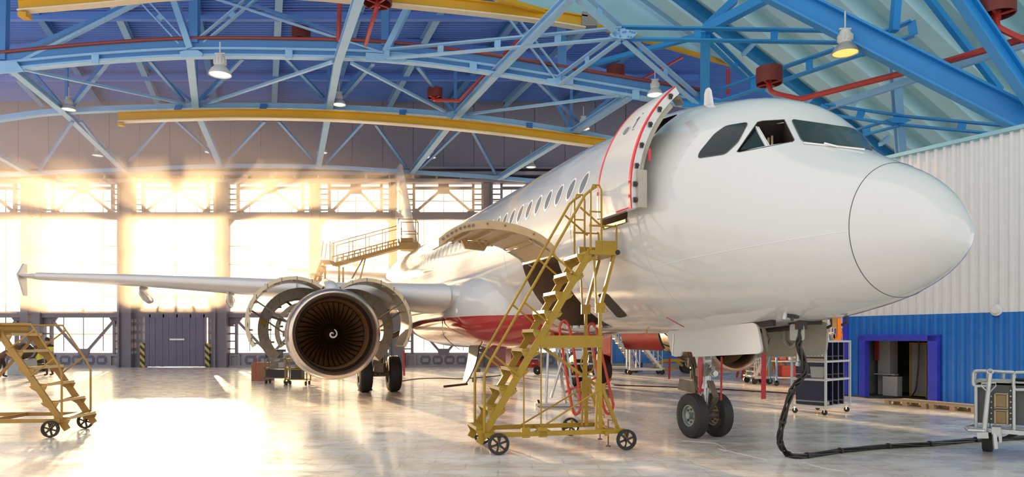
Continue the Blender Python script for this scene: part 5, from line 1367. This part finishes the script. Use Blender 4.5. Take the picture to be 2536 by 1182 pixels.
# ---- ground power trolley at the right edge
YG = 10.6
gt = thing('ground_power_trolley', 'galvanised trolley carrying a dark grey box with two tan filters', 'trolley', PG(2480, 1110))
GN = V((.60, .80, 0)); GE = V((.80, -.60, 0)); G0 = P(2430, 0, YG)
def g(px, py, dy=0.): return plane_hit(px, py, G0+GN*dy, GN)
def gbox(b, x0, y0, x1, y1, d0, d1):
    p, q = g(x0, y0, d0), g(x1, y1, d0); z0, z1 = q.z, p.z; p.z = q.z = 0; up = V((0, 0, 1))
    return b.prism([p+up*z0, q+up*z0, q+up*z1, p+up*z1], GN*(d1-d0))
b = MB(); gbox(b, 2416, 952, 2700, 1064, 0, .75); bx = b.build('equipment_box', 'box_grey', gt, bevel=.006)
b = MB(); gbox(b, 2415, 947, 2700, 952, -.02, .77); b.build('box_lid', 'plate_grey', bx)
for y0, y1 in ((974, 1013), (1015, 1053)):
    b = MB(); gbox(b, 2462, y0, 2497, y0+4, -.03, 0); gbox(b, 2462, y1-4, 2497, y1, -.03, 0); gbox(b, 2462, y0, 2466, y1, -.03, 0); gbox(b, 2493, y0, 2497, y1, -.03, 0); f_ = b.build('filter_frame', 'filter_tan', bx)
    b = MB(); gbox(b, 2466, y0+4, 2493, y1-4, -.012, -.002); b.build('filter_mesh', 'mesh_tan', f_)
b = MB()
for k in range(7):
    for x in (2455, 2503): q = g(x, 968+k*14); b.cyl(q, q-GN*.012, .010, n=8)
b.build('panel_screw', 'steel', bx)
for x in (2452, 2506): b = MB(); gbox(b, x-1, 955, x+1, 1062, -.008, 0); b.build('panel_seam', 'case_black', bx)
b = MB()
for dy in (-.05, .8):
    for x in (2417, 2511, 2600): b.cyl(g(x, 955 if dy < 0 else 950, dy), g(x, 1066, dy), .025, n=10)
b.build('trolley_post', 'galvanised', gt)
def loop(x0, x1, y0, y1, dy, name):
    b = MB(); r = 9
    pts = rounded([V(q) for q in ((x0, y0), (x1, y0), (x1, y1), (x0, y1))], r, 5); b.tube([g(x, y, dy) for x, y in pts], .024, 8, closed=True); b.build(name, 'galvanised', gt)
loop(2410, 2447, 919, 957, -.05, 'guard_loop'); loop(2485, 2512, 921, 958, .8, 'guard_loop'); loop(2510, 2560, 923, 966, -.05, 'guard_loop'); loop(2414, 2450, 921, 952, .8, 'guard_loop')
b = MB(); b.tube([g(2445, 919, -.05), g(2512, 923, -.05)], .024, 8); b.build('top_rail', 'galvanised', gt)
b = MB(); b.cyl(g(2437, 1072, -.25), g(2452, 926, -.22), .035, .03, 10); b.tube([g(2452, 921, -.22)+GE*(.035*cos(2*pi*k/14))+V((0, 0, .035*sin(2*pi*k/14))) for k in range(14)], .013, 6, closed=True)
b.build('tow_bar', 'galvanised', gt)
b = MB(); b.tube([g(2445, 970, -.24), g(2430, 957, -.24), g(2431, 950, -.24), g(2466, 949, -.24), g(2466, 956, -.24), g(2451, 972, -.24)], .011, 6); b.build('tow_grip', 'galvanised', gt)
b = MB(); b.bar(g(2395, 1061, -.1), g(2600, 1078, -.1), .1, .06); b.bar(g(2400, 1058, .85), g(2640, 1070, .85), .1, .06); b.tube([g(2412, 1056, .1), g(2393, 1060, -.15), g(2400, 1066, -.25), g(2440, 1068, -.28)], .03, 8); gbox(b, 2456, 1058, 2478, 1078, -.25, .0); b.bar(g(2420, 1078, -.25), g(2448, 1078, -.25), .1, .09); b.build('trolley_chassis', 'galvanised', gt)
b = MB(); b.bar(g(2462, 1075, -.24), g(2466, 1112, -.24), .05, .03); b.prism([g(2470, 1062, -.2), g(2481, 1062, -.2), g(2481, 1097, -.2), g(2475, 1097, -.2)], GN*.1); b.build('wheel_fork', 'galvanised', gt)
wc_ = PG(2446, 1118)+V((0, .0, .145)); ax = V((.80, -.60, 0))
b = wheel(MB(), wc_, ax, .145, .14, .08)
for k in range(26):
    for s in (-1, 1):
        a = 2*pi*k/26; u = V((0, 0, 1)); v = ax.normalized().cross(u); d0 = u*cos(a)+v*sin(a); d1 = u*cos(a+.2)+v*sin(a+.2); b.bar(wc_+d0*.145, wc_+d1*.143+ax.normalized()*s*.06, .012, .012)
tw = b.build('front_tyre', 'rubber', gt); MB().lathe([(-.05, .0), (-.05, .08), (.05, .08), (.05, 0)], wc_, ax, 20).build('wheel_hub', 'engine_parts', tw)
for dy in (-.1, .8): MB().lathe([(-.06, .0), (-.06, .17), (.06, .17), (.06, 0)], G0+GE*1.6+GN*dy+V((0, 0, .17-G0.z)), GN, 24).build('rear_tyre', 'rubber', gt)
b = MB()
for k in range(4): b.tube(smooth_path([g(2478+k*4, 1086, .2), g(2492+k*5, 1082, .1), g(2510+k*6, 1070+k, .2)], 4), .012, 6)
b.build('loose_lead', 'cable_black', gt)
b = MB()
for k in range(4): b.tube([g(2545, 953-k*4, .3)+V((.16*cos(2*pi*i/18), .2*sin(2*pi*i/18), 0)) for i in range(18)], .02, 6, closed=True)
b.build('coiled_cable', 'cable_black', label='coil of black cable lying on top of the grey box', cat='cable')
# ---- shelf cart with navy boards
O_ = PG(2045, 1030); u = V((-.66, .75, 0)); v = V((.75, .66, 0)); LU, LV, HT = .80, 1.25, 1.70
sc_ = thing('board_rack', 'white slotted angle rack on castors holding navy boards', 'rack', O_+u*LU/2+v*LV/2)
def k_(a, b_, z): return O_+u*a+v*b_+V((0, 0, z))
for a in (0, LU):
    for b_ in (0, LV): MB().bar(k_(a, b_, .14), k_(a, b_, HT), .045, .045, up=u).build('rack_post', 'rack_white', sc_)
for z in (.18, .80, 1.22, HT-.02):
    b = MB()
    b.bar(k_(0, 0, z), k_(LU, 0, z), .02, .045); b.bar(k_(0, 0, z), k_(0, LV, z), .02, .045); b.bar(k_(LU, 0, z), k_(LU, LV, z), .02, .045); b.bar(k_(0, LV, z), k_(LU, LV, z), .02, .045); b.build('rack_rail', 'rack_white', sc_)
b = MB(); b.prism([k_(0, 0, .19), k_(LU, 0, .19), k_(LU, LV, .19), k_(0, LV, .19)], (0, 0, .02)); b.build('rack_base', 'rack_white', sc_)
for a in (.05, LU-.05):
    for b_ in (.05, LV-.05):
        c = k_(a, b_, .06); w_ = MB().lathe([(-.02, .01), (-.02, .06), (.02, .06), (.02, .01)], c, v, 18).build('castor', 'rubber', sc_); b = MB(); b.bar(c+v*.03, c+v*.02+V((0, 0, .1)), .015, .04); b.bar(c-v*.03, c-v*.02+V((0, 0, .1)), .015, .04); b.build('castor_fork', 'steel', w_)
tiers = (('bottom', .215, .55), ('middle', .83, .37), ('top', 1.25, .42)); pos = ('front-most', 'second', 'third', 'last')
for nm, z, h in tiers:
    for k, b_ in enumerate((.07, .42, .72, 1.0)):
        r = thing('navy_board', '%s navy board standing on the %s tier of the white rack' % (pos[k], nm), 'board', k_(LU/2, b_, z), 'navy boards on the white rack')
        MB().prism([k_(.05, b_, z), k_(LU-.06, b_, z), k_(LU-.06, b_, z+h), k_(.05, b_, z+h)], v*.05).build('board_face', 'panel_navy', r)
        b = MB(); b.prism([k_(.04, b_+.004, z), k_(.052, b_+.004, z), k_(.052, b_+.004, z+h), k_(.04, b_+.004, z+h)], v*.035); b.prism([k_(.05, b_-.004, z+.07), k_(LU-.06, b_-.004, z+.07), k_(LU-.06, b_-.004, z+.10), k_(.05, b_-.004, z+.10)], v*.004); b.build('board_edge', 'panel_edge', r)
b = MB(); b.prism([k_(.05, .0, .85), k_(.34, .0, .85), k_(.38, .03, 1.10), k_(.04, .03, 1.10)], v*.012); b.build('metal_plate', 'plate_grey', label='grey riveted plate leaning on the middle tier of the rack', cat='plate')
MB().prism([k_(.03, -.03, 1.245), k_(LU-.03, -.03, 1.245), k_(LU-.03, -.03, 1.29), k_(.03, -.03, 1.29)], v*.06).build('timber_batten', 'pallet_wood', label='timber batten lying across the upper rail of the rack', cat='batten')
MB().tube([k_(.04, .22, .265), k_(.3, .22, .265)], .05, 12).build('paper_roll', 'plate_grey', label='short grey roll on the bottom tier of the rack', cat='roll')
MB().prism([k_(.5, .01, .85), k_(.72, .01, .85), k_(.66, .01, .91)], v*.05).build('bracket_offcut', 'case_black', label='black bracket lying beside the grey plate on the rack', cat='bracket')
# ---- pallets
def pallet(o, label):
    o = V(o); e = V((.40, -.917, 0)).normalized(); n = V((.917, .40, 0)); r = thing('pallet', label, 'pallet', o+e*.6+n*.4, 'wooden pallets')
    R = Matrix((e, n, V((0, 0, 1)))).transposed()
    for k in range(5): MB().box(o+e*.6+n*(.06+.17*k)+V((0, 0, .133)), (1.2, .12, .022), R).build('deck_board', 'pallet_wood', r)
    for j in range(3): MB().box(o+e*(.08+.52*j)+n*.4+V((0, 0, .111)), (.12, .8, .022), R).build('stringer_board', 'pallet_wood', r)
    for i in range(3):
        MB().box(o+e*.6+n*(.06+.34*i)+V((0, 0, .011)), (1.2, .1, .022), R).build('bottom_board', 'pallet_wood', r)
        for j in range(3): MB().box(o+e*(.08+.52*j)+n*(.06+.34*i)+V((0, 0, .061)), (.13, .1, .078), R).build('block', 'pallet_wood', r)
    return r
p0 = PG(2188, 1003); pallet(p0, 'wooden pallet nearest the annex doorway'); p1 = p0+V((.40, -.917, 0)).normalized()*1.25; pallet(p1, 'wooden pallet lying nearer the trolley with the grey box')
# ---- far equipment behind the aircraft
def far_stairs(x0, x1, Y, label, paint, h=2.3, left=False, n=9):
    a, c = V((P(x0, 0, Y).x, Y, 0)), V((P(x1, 0, Y).x, Y, 0)); r = thing('access_stairs', label, 'stairs', (a+c)/2, 'access stairs in the rear of the hall')
    d = c-a; w = V((0, .9, 0)); s, e = (c, a) if left else (a, c)
    for k in range(2):
        o = w*k; b = MB(); b.bar(s+o+V((0, 0, .25)), s.lerp(e, .7)+o+V((0, 0, h)), .06, .12); b.build('stringer', paint, r)
        b = MB(); b.tube([s+o+V((0, 0, 1.2)), s.lerp(e, .7)+o+V((0, 0, h+1)), e+o+V((0, 0, h+1))], .03, 6); b.tube([s+o+V((0, 0, .75)), s.lerp(e, .7)+o+V((0, 0, h+.5)), e+o+V((0, 0, h+.5))], .022, 6)
        for q in range(8): f = q/7; p = s.lerp(e, f*.98)+o; z = min(h, .25+(h-.25)*f/.7); b.cyl(p+V((0, 0, z)), p+V((0, 0, z+1)), .02, n=6)
        b.build('handrail', paint, r)
    for k in range(n): f = .7*k/(n-1); MB().box(s.lerp(e, f)+w*.5+V((0, 0, .3+(h-.3)*k/(n-1))), (.26, .9, .04)).build('tread', paint, r)
    b = MB(); q = s.lerp(e, .7); b.box2(q+V((0, 0, h)), e+w+V((0, 0, h+.08)))
    for p in (q, e, q+w, e+w): b.bar(p+V((0, 0, .2)), p+V((0, 0, h)), .06)
    b.bar(q+V((0, 0, .4)), e+V((0, 0, h)), .04); b.bar(a+V((0, 0, .25)), c+V((0, 0, .25)), .1); b.bar(a+w+V((0, 0, .25)), c+w+V((0, 0, .25)), .1); b.build('support_frame', paint, r)
    for p in (a, c, a+w, c+w): MB().lathe([(-.04, .02), (-.04, .12), (.04, .12), (.04, .02)], p+V((0, 0, .12)), (0, 1, 0), 14).build('castor', 'rubber', r)
    return r
far_stairs(1488, 1575, 36, 'white access stairs behind the red loop ladder', 'rack_white', 2.2, True)
far_stairs(1560, 1640, 34, 'grey access stairs behind the red engine cowl', 'galvanised', 1.6, True)
far_stairs(1868, 1905, 27, 'small white access steps right of the far engine intake', 'rack_white', 1.0, False, 5)
tb_ = PG(1690, 925); t2 = thing('tow_dolly', 'yellow aircraft tow bar dolly behind the nose gear', 'tow bar', tb_)
b = MB(); b.bar(tb_+V((-1.0, 0, .62)), tb_+V((.9, 0, .7)), .14, .14); b.bar(tb_+V((-1.0, 0, .62)), tb_+V((-1.6, -.2, .18)), .12); b.bar(tb_+V((.1, 0, .66)), tb_+V((.6, 0, 1.05)), .1); b.bar(tb_+V((-.3, 0, .6)), tb_+V((.1, 0, .3)), .12); b.bar(tb_+V((-.4, -.3, .28)), tb_+V((-1.2, -.3, .1)), .1); b.build('tow_bar_tube', 'crane_yellow', t2)
for sy in (-.35, .35): MB().lathe([(-.07, .02), (-.07, .27), (.07, .27), (.07, .02)], tb_+V((.2, sy, .27)), (0, 1, 0), 20).build('tyre', 'rubber', t2)
MB().box2(PG(1571, 920), PG(1592, 920)+V((0, .4, .45))).build('tool_box', 'blue_box', label='blue tool box on the floor below the grey access stairs', cat='box')
def shelf(px, Y, w, label, things_):
    c = V((P(px, 0, Y).x, Y, 0)); r = thing('storage_rack', label, 'rack', c, 'racks beyond the far engine')
    for sx in (-w/2, w/2):
        for sy in (0, .6): MB().bar(c+V((sx, sy, .1)), c+V((sx, sy, 1.75)), .06).build('rack_post', 'steel_blue_mid', r)
    for z in (.3, .9, 1.5): MB().box(c+V((0, .3, z)), (w, .6, .05)).build('rack_shelf', 'rack_white', r)
    for sx in (-w/2, w/2): MB().lathe([(-.03, .02), (-.03, .1), (.03, .1), (.03, .02)], c+V((sx, 0, .1)), (0, 1, 0), 12).build('castor', 'rubber', r)
    for nm, lab, m_, x, z, s in things_: MB().box(c+V((x, .3, z+.006+s[2]/2)), s).build(nm, m_, label=lab, cat=nm.replace('_', ' '), bevel=.03)
shelf(1955, 26, .95, 'blue and white rack beside the power cable', [('parts_bin', 'red bin on the middle shelf of the blue and white rack', 'red_paint', -.2, .925, (.3, .4, .3)), ('wrapped_bundle', 'white wrapped bundle on the blue and white rack', 'plastic_white', .2, .925, (.4, .4, .2)), ('parts_bin', 'red crate on the lowest shelf of the blue and white rack', 'pipe_red', .05, .325, (.6, .45, .4))])
def barrier(px, Y, label, m_):
    c = V((P(px, 0, Y).x, Y, 0)); r = thing('engine_stand', label, 'stand', c, 'orange stands beyond the far engine')
    b = MB()
    for sx in (-.4, .4): b.bar(c+V((sx, 0, 0)), c+V((sx*.3, 0, 1.35)), .08); b.bar(c+V((sx, .7, 0)), c+V((sx*.3, .7, 1.35)), .08)
    b.build('stand_leg', m_, r); b = MB(); b.box(c+V((0, .35, .9)), (.7, .7, .25)); b.bar(c+V((-.4, 0, .3)), c+V((.4, 0, .3)), .06); b.build('stand_cradle', m_, r)
barrier(1918, 29.5, 'orange engine stand beyond the intake of the far engine', 'orange_paint'); barrier(1860, 31, 'orange red engine stand just behind the far intake lip', 'red_handrail'); barrier(1945, 31, 'orange engine stand behind the blue and white rack', 'orange_paint')
MB().bar(P(1903, 860, 28.6), P(1906, 912, 28.6), .2, .06).build('green_strap', 'green_paint', label='bright green strap hanging beyond the far engine', cat='strap')
far_stairs(2050, 2100, 25.5, 'white and orange access stairs above the board rack', 'rack_white', 1.9, True, 6)
b = MB(); b.bar(P(2077, 788, 25.3), P(2077, 848, 25.3), .12); b.bar(P(2062, 850, 25.3), P(2095, 818, 25.3), .1); b.build('orange_prop', 'orange_paint', label='orange prop leaning on the white stairs above the board rack', cat='prop')
# thin leads on the floor
def lead(pts, label, r=.018, m_='cable_black'):
    MB().tube(smooth_path([PZ(x, y, r) for x, y in pts], 6), r, 6).build('floor_cable', m_, label=label, cat='cable')
lead([(1520, 954), (1640, 958), (1760, 963), (1900, 971), (1990, 976), (2090, 979), (2160, 985), (2240, 985), (2260, 980)], 'thin black cable across the floor behind the nose wheels')
lead([(985, 945), (1040, 938), (1100, 937), (1140, 938), (1200, 934), (1240, 930)], 'thin black cable on the floor behind the main wheels')
lead([(1690, 1000+92), (1766, 1098), (1790, 1108), (1800, 1118), (1780, 1112), (1850, 1128), (1900, 1140)], 'loose white string on the floor below the nose wheels', .0025, 'string_white')
lead([(1975, 1138), (1982, 1152), (1990, 1146), (2040, 1160), (2085, 1166), (2105, 1176)], 'loose white string on the floor under the power cable', .0025, 'string_white')

# ---- people and covered gear behind the left stairs
def person(base, facing, pose, label, vest, hair):
    f = V((cos(facing), sin(facing), 0)); s = V((-f.y, f.x, 0)); root = thing('person', label, 'person', base)
    def J(a, l, z): return V(base)+f*a+s*l+V((0, 0, z))
    J_ = pose
    names = list(J_); me = bpy.data.meshes.new('body'); pts = [J(*J_[n_][:3])-V(base) for n_ in names]; idx = {n_: i for i, n_ in enumerate(names)}
    E_ = [('pelvis', 'waist'), ('waist', 'chest'), ('chest', 'neck'), ('neck', 'chin'), ('chin', 'crown')]
    for sd in 'lr': E_ += [('pelvis', 'hip'+sd), ('hip'+sd, 'knee'+sd), ('knee'+sd, 'ankle'+sd), ('ankle'+sd, 'toe'+sd), ('chest', 'sho'+sd), ('sho'+sd, 'elb'+sd), ('elb'+sd, 'wri'+sd), ('wri'+sd, 'hand'+sd)]
    me.from_pydata(pts, [(idx[a], idx[b]) for a, b in E_], [])
    o = bpy.data.objects.new('body', me); C.objects.link(o); o.parent = root; ORG[o] = V(base)
    sk = o.modifiers.new('skin', 'SKIN'); sk.use_smooth_shade = True
    for n_ in names: r = J_[n_][3]; me.skin_vertices[0].data[idx[n_]].radius = (r, r*.85)
    me.skin_vertices[0].data[idx['pelvis']].use_root = True
    ss = o.modifiers.new('sub', 'SUBSURF'); ss.levels = 2; ss.render_levels = 2
    bpy.context.view_layer.update(); dg = bpy.context.evaluated_depsgraph_get(); m2 = bpy.data.meshes.new_from_object(o.evaluated_get(dg)); o.modifiers.clear(); o.data = m2; bpy.data.meshes.remove(me)
    for m_ in ('cloth_dark', 'skin', 'cloth_brown'): m2.materials.append(M[m_])
    hz_, nk = J(*J_['chin'][:3])-V(base), J(*J_['neck'][:3])-V(base); cr = J(*J_['crown'][:3])-V(base); ax = (cr-nk).normalized()
    wl, wr_ = J(*J_['wril'][:3])-V(base), J(*J_['wrir'][:3])-V(base); hl, hr_ = J(*J_['handl'][:3])-V(base), J(*J_['handr'][:3])-V(base)
    for p in m2.polygons:
        c = p.center; p.use_smooth = True
        if not vest and c.z > J_['pelvis'][2]-.02: p.material_index = 2
        if (c-nk).dot(ax) > .02 or (c-hl).length < .1 or (c-hr_).length < .1: p.material_index = 1
    # face, hair, vest, fingers
    hc = V(base)+hz_.lerp(cr, .45); up = ax; fd = (f-up*f.dot(up)).normalized(); sd_ = up.cross(fd)
    b = MB(); rows = []
    for i in range(9):
        t = i/8; ring = []
        for k in range(16):
            a = 2*pi*k/16; r = .108*sin(pi*(.04+.60*t)); ring.append(hc+up*(.045+.125*cos(pi*(.04+.60*t)))+(-fd*.022)+sd_*cos(a)*r+fd*sin(a)*r*(1.05 if sin(a) < 0 else .82))
        rows.append(ring)
    b.grid(rows, closed=True); b.build('hair', hair, root)
    b = MB(); b.prism([hc+fd*.085+up*.03, hc+fd*.085-up*.02+sd_*.018, hc+fd*.085-up*.02-sd_*.018], fd*.03); b.build('nose', 'skin', root)
    b = MB()
    for q in (-.035, .035): b.box(hc+fd*.092+sd_*q+up*.02, (.02, .02, .012))
    b.box(hc+fd*.09-up*.055, (.04, .02, .01)); b.build('eyes_and_mouth', 'case_black', root)
    b = MB()
    for q in (-.09, .09): b.lathe([(-.01, .01), (0, .03), (.01, .01)], hc+sd_*q, sd_, 10)
    b.build('ears', 'skin', root)
    for w_, h_ in ((wl, hl), (wr_, hr_)):
        d = (h_-w_).normalized(); e = d.cross(s).normalized() if abs(d.dot(s)) < .9 else f; b = MB()
        for k in range(4): st = V(base)+h_+e*(.012+.0)+s*(.03-.02*k)*1.0; b.tube([st, st+d*.035, st+d*.065-e*.02*(k % 2+1)*.5], [.010, .009, .007], 6)
        st = V(base)+w_.lerp(h_, .5)+s*.035; b.tube([st, st+d*.03+s*.03, st+d*.06+s*.03], [.011, .010, .008], 6); b.build('fingers', 'skin', root)
    if vest:
        pe, ch = J(*J_['waist'][:3]), J(*J_['chest'][:3]); sp = (ch-pe).normalized(); sx = s; fx = sx.cross(sp).normalized(); rows = []
        for i in range(8):
            t = i/7; c = pe+(ch-pe)*(t*1.25-.25); w_ = .20+.03*t; row = [c+sx*cos(2*pi*k/24)*w_+fx*sin(2*pi*k/24)*w_*.78 for k in range(24)]; rows.append(row)
        v_ = MB().grid(rows, closed=True).build('safety_vest', 'hivis', root)
        b = MB()
        for i in (2, 4): b.grid([[p+(p-(pe+(ch-pe)*((i+q)/7*1.25-.25)))*.03 for p in [rows[i][k].lerp(rows[i+1][k], q) for k in range(24)]] for q in (0, .4)], closed=True)
        b.build('reflective_band', 'tarp_grey', v_)
    return root
STAND = {'pelvis': (0, 0, .93, .15), 'waist': (.02, 0, 1.1, .135), 'chest': (.05, 0, 1.34, .16), 'neck': (.09, 0, 1.5, .06), 'chin': (.12, 0, 1.58, .085), 'crown': (.13, 0, 1.70, .085),
 'hipl': (0, .1, .88, .10), 'kneel': (.05, .11, .48, .07), 'anklel': (0, .12, .09, .05), 'toel': (.17, .13, .05, .045), 'hipr': (0, -.1, .88, .10), 'kneer': (.02, -.11, .48, .07), 'ankler': (-.08, -.12, .09, .05), 'toer': (.09, -.13, .05, .045),
 'shol': (.04, .19, 1.40, .07), 'elbl': (.10, .26, 1.14, .05), 'wril': (.30, .2, 1.05, .035), 'handl': (.38, .17, 1.05, .035), 'shor': (.04, -.19, 1.40, .07), 'elbr': (.08, -.26, 1.12, .05), 'wrir': (.28, -.2, 1.0, .035), 'handr': (.36, -.17, 1.0, .035)}
BEND = {'pelvis': (-.05, 0, .88, .15), 'waist': (.06, 0, 1.03, .14), 'chest': (.28, 0, 1.18, .16), 'neck': (.42, 0, 1.26, .06), 'chin': (.50, 0, 1.29, .085), 'crown': (.60, 0, 1.34, .085),
 'hipl': (-.04, .1, .84, .10), 'kneel': (.08, .12, .47, .07), 'anklel': (0, .13, .09, .05), 'toel': (.17, .14, .05, .045), 'hipr': (-.04, -.1, .84, .10), 'kneer': (-.02, -.12, .46, .07), 'ankler': (-.25, -.13, .09, .05), 'toer': (-.08, -.14, .05, .045),
 'shol': (.30, .19, 1.2, .07), 'elbl': (.42, .24, .95, .05), 'wril': (.60, .17, .85, .035), 'handl': (.68, .14, .84, .035), 'shor': (.30, -.19, 1.2, .07), 'elbr': (.42, -.24, .95, .05), 'wrir': (.60, -.17, .86, .035), 'handr': (.68, -.14, .85, .035)}
SIT = {'pelvis': (-.1, 0, .52, .15), 'waist': (-.04, 0, .68, .14), 'chest': (.04, 0, .92, .16), 'neck': (.10, 0, 1.08, .06), 'chin': (.14, 0, 1.15, .085), 'crown': (.16, 0, 1.27, .085),
 'hipl': (-.08, .1, .48, .10), 'kneel': (.32, .14, .52, .07), 'anklel': (.30, .14, .09, .05), 'toel': (.46, .15, .05, .045), 'hipr': (-.08, -.1, .48, .10), 'kneer': (.32, -.14, .52, .07), 'ankler': (.26, -.14, .09, .05), 'toer': (.43, -.15, .05, .045),
 'shol': (.04, .19, .98, .07), 'elbl': (.18, .25, .74, .05), 'wril': (.38, .16, .72, .035), 'handl': (.46, .12, .72, .035), 'shor': (.04, -.19, .98, .07), 'elbr': (.18, -.25, .74, .05), 'wrir': (.38, -.16, .72, .035), 'handr': (.46, -.12, .72, .035)}
person(PG(122, 932), pi*.95, STAND, 'worker standing in a yellow vest behind the ochre stairs', True, 'cloth_dark')
person(PG(97, 920), pi*1.1, SIT, 'worker sitting low in a yellow vest, brown hair, behind the stair treads', True, 'hair_brown')
bs = PG(97, 920); MB().box2(bs+V((-.05, -.2, 0)), bs+V((.3, .2, .40))).build('stool_box', 'case_black', label='low dark box under the sitting worker', cat='box')
person(PG(4, 936), .2, BEND, 'person in a brown jacket bending at the left picture edge', False, 'hair_brown')
c0, c1 = PG(14, 930), PG(62, 930); rows = []
for z, s in ((0, 1.0), (.3, .98), (.55, .96), (.70, .92), (.75, .80)):
    m_ = (c0+c1)/2+V((0, .5, z)); hw_ = (c1.x-c0.x)/2*s; rows.append([m_+V((hw_*max(-1, min(1, 1.35*cos(2*pi*k/24))), .45*s*max(-1, min(1, 1.35*sin(2*pi*k/24))), .015*sin(5*k))) for k in range(24)])
b = MB().grid(rows, closed=True); b.add(rows[-1], [tuple(range(24))]); b.build('covered_stand', 'tarp_grey', label='grey covered stand behind the ochre stairs', cat='stand')
c = (c0+c1)/2+V((0, .45, .76+.40)); MB().lathe([(-.5, .02), (-.45, .3), (-.2, .40), (.3, .40), (.5, .34), (.55, .02)], c, (.8, -.6, 0), 24).build('engine_barrel', 'case_black', label='dark round barrel resting on the grey covered stand', cat='barrel')
# ================================================================== LIGHT, VIEW
wd = bpy.data.worlds.new('sky'); bpy.context.scene.world = wd; wd.use_nodes = True
nt = wd.node_tree; bg = nt.nodes['Background']; L = nt.links.new
SUN = V((-.473, 1, .150)).normalized()
tc = nt.nodes.new('ShaderNodeTexCoord'); dt = nt.nodes.new('ShaderNodeVectorMath'); dt.operation = 'DOT_PRODUCT'; L(tc.outputs['Generated'], dt.inputs[0]); dt.inputs[1].default_value = SUN
r = nt.nodes.new('ShaderNodeValToRGB'); L(dt.outputs['Value'], r.inputs['Fac']); e = r.color_ramp.elements
e[0].position = 0; e[0].color = (1.0, 1.0, 1.0, 1); e[1].position = 1; e[1].color = (3.4, 2.7, 1.55, 1)
for p, c in ((.6, (.95, .93, .92, 1)), (.9, (1.35, 1.22, 1.05, 1)), (.975, (2.1, 1.8, 1.3, 1))):
    q = e.new(p); q.color = c
L(r.outputs['Color'], bg.inputs['Color']); bg.inputs['Strength'].default_value = 1.3
sl = bpy.data.lights.new('sun', 'SUN'); sl.energy = 24.0; sl.color = (1, .68, .38); sl.angle = radians(1.2)
so = bpy.data.objects.new('sun', sl); C.objects.link(so); so.rotation_euler = (-SUN).to_track_quat('-Z', 'Y').to_euler(); so.location = (-20, 60, 20)
# bulb in the lit lamp
pl = bpy.data.lights.new('lamp_bulb', 'SPOT'); pl.spot_size = radians(95); pl.spot_blend = .8; pl.energy = 420; pl.color = (1, .5, .18); pl.shadow_soft_size = .12
po_ = bpy.data.objects.new('lamp_bulb', pl); C.objects.link(po_); po_.location = P(2093, 133, 20)+V((0, 0, -.03))
# haze volumes added for the orange flare veil over the far hall
hz = MB().prism([(-42, 27, 3.2), (-10.3, 27, 3.2), (-.4, 42.6, 3.2), (-42, 42.6, 3.2)], (0, 0, 7.69))
if True:
    m = bpy.data.materials.new('haze'); m.use_nodes = True; M['haze'] = m; n2 = m.node_tree; n2.nodes.clear()
    o = n2.nodes.new('ShaderNodeOutputMaterial'); s = n2.nodes.new('ShaderNodeVolumeScatter'); s.inputs['Density'].default_value = .024; s.inputs['Anisotropy'].default_value = .5; s.inputs['Color'].default_value = (1, .82, .60, 1)
    n2.links.new(s.outputs[0], o.inputs['Volume'])
    mu = m.copy(); mu.name = 'haze_under_roof'; M['haze_under_roof'] = mu; q = [n for n in mu.node_tree.nodes if n.type == 'VOLUME_SCATTER'][0]; q.inputs['Density'].default_value = .045; q.inputs['Anisotropy'].default_value = .0; q.inputs['Color'].default_value = (1, .66, .38, 1)  # warm glow put into the orange colour of this added upper layer
    MB().prism([(-42, 32, 10.9), (-16, 32, 10.9), (-6, 42.6, 10.9), (-42, 42.6, 10.9)], (0, 0, 4.9)).build('haze', 'haze_under_roof', kind='stuff', label='thicker warm haze hanging under the roof by the end wall', cat='haze', fix=False)
    ho = hz.build('haze', 'haze', kind='stuff', label='sunlit dusty haze filling the far hall', cat='haze', fix=False)
sc = bpy.context.scene
cam = bpy.data.cameras.new('camera'); co_ = bpy.data.objects.new('camera', cam); C.objects.link(co_)
cam.sensor_width = 36; cam.lens = F/2536*36; cam.shift_y = (Y0-591)/2536; cam.clip_end = 400; cam.clip_start = .1
co_.location = (0, 0, H); co_.rotation_euler = (radians(90), 0, 0); sc.camera = co_
vs = sc.view_settings; sc.display_settings.display_device = 'sRGB'; vs.view_transform = 'Standard'; vs.look = 'None'; vs.exposure = 0.0; vs.gamma = 1; vs.use_curve_mapping = False
cy = sc.cycles; cy.use_denoising = True; cy.max_bounces = 8; cy.diffuse_bounces = 4; cy.glossy_bounces = 4; cy.transparent_max_bounces = 12; cy.volume_bounces = 2; cy.sample_clamp_indirect = 6; cy.caustics_reflective = False; cy.caustics_refractive = False
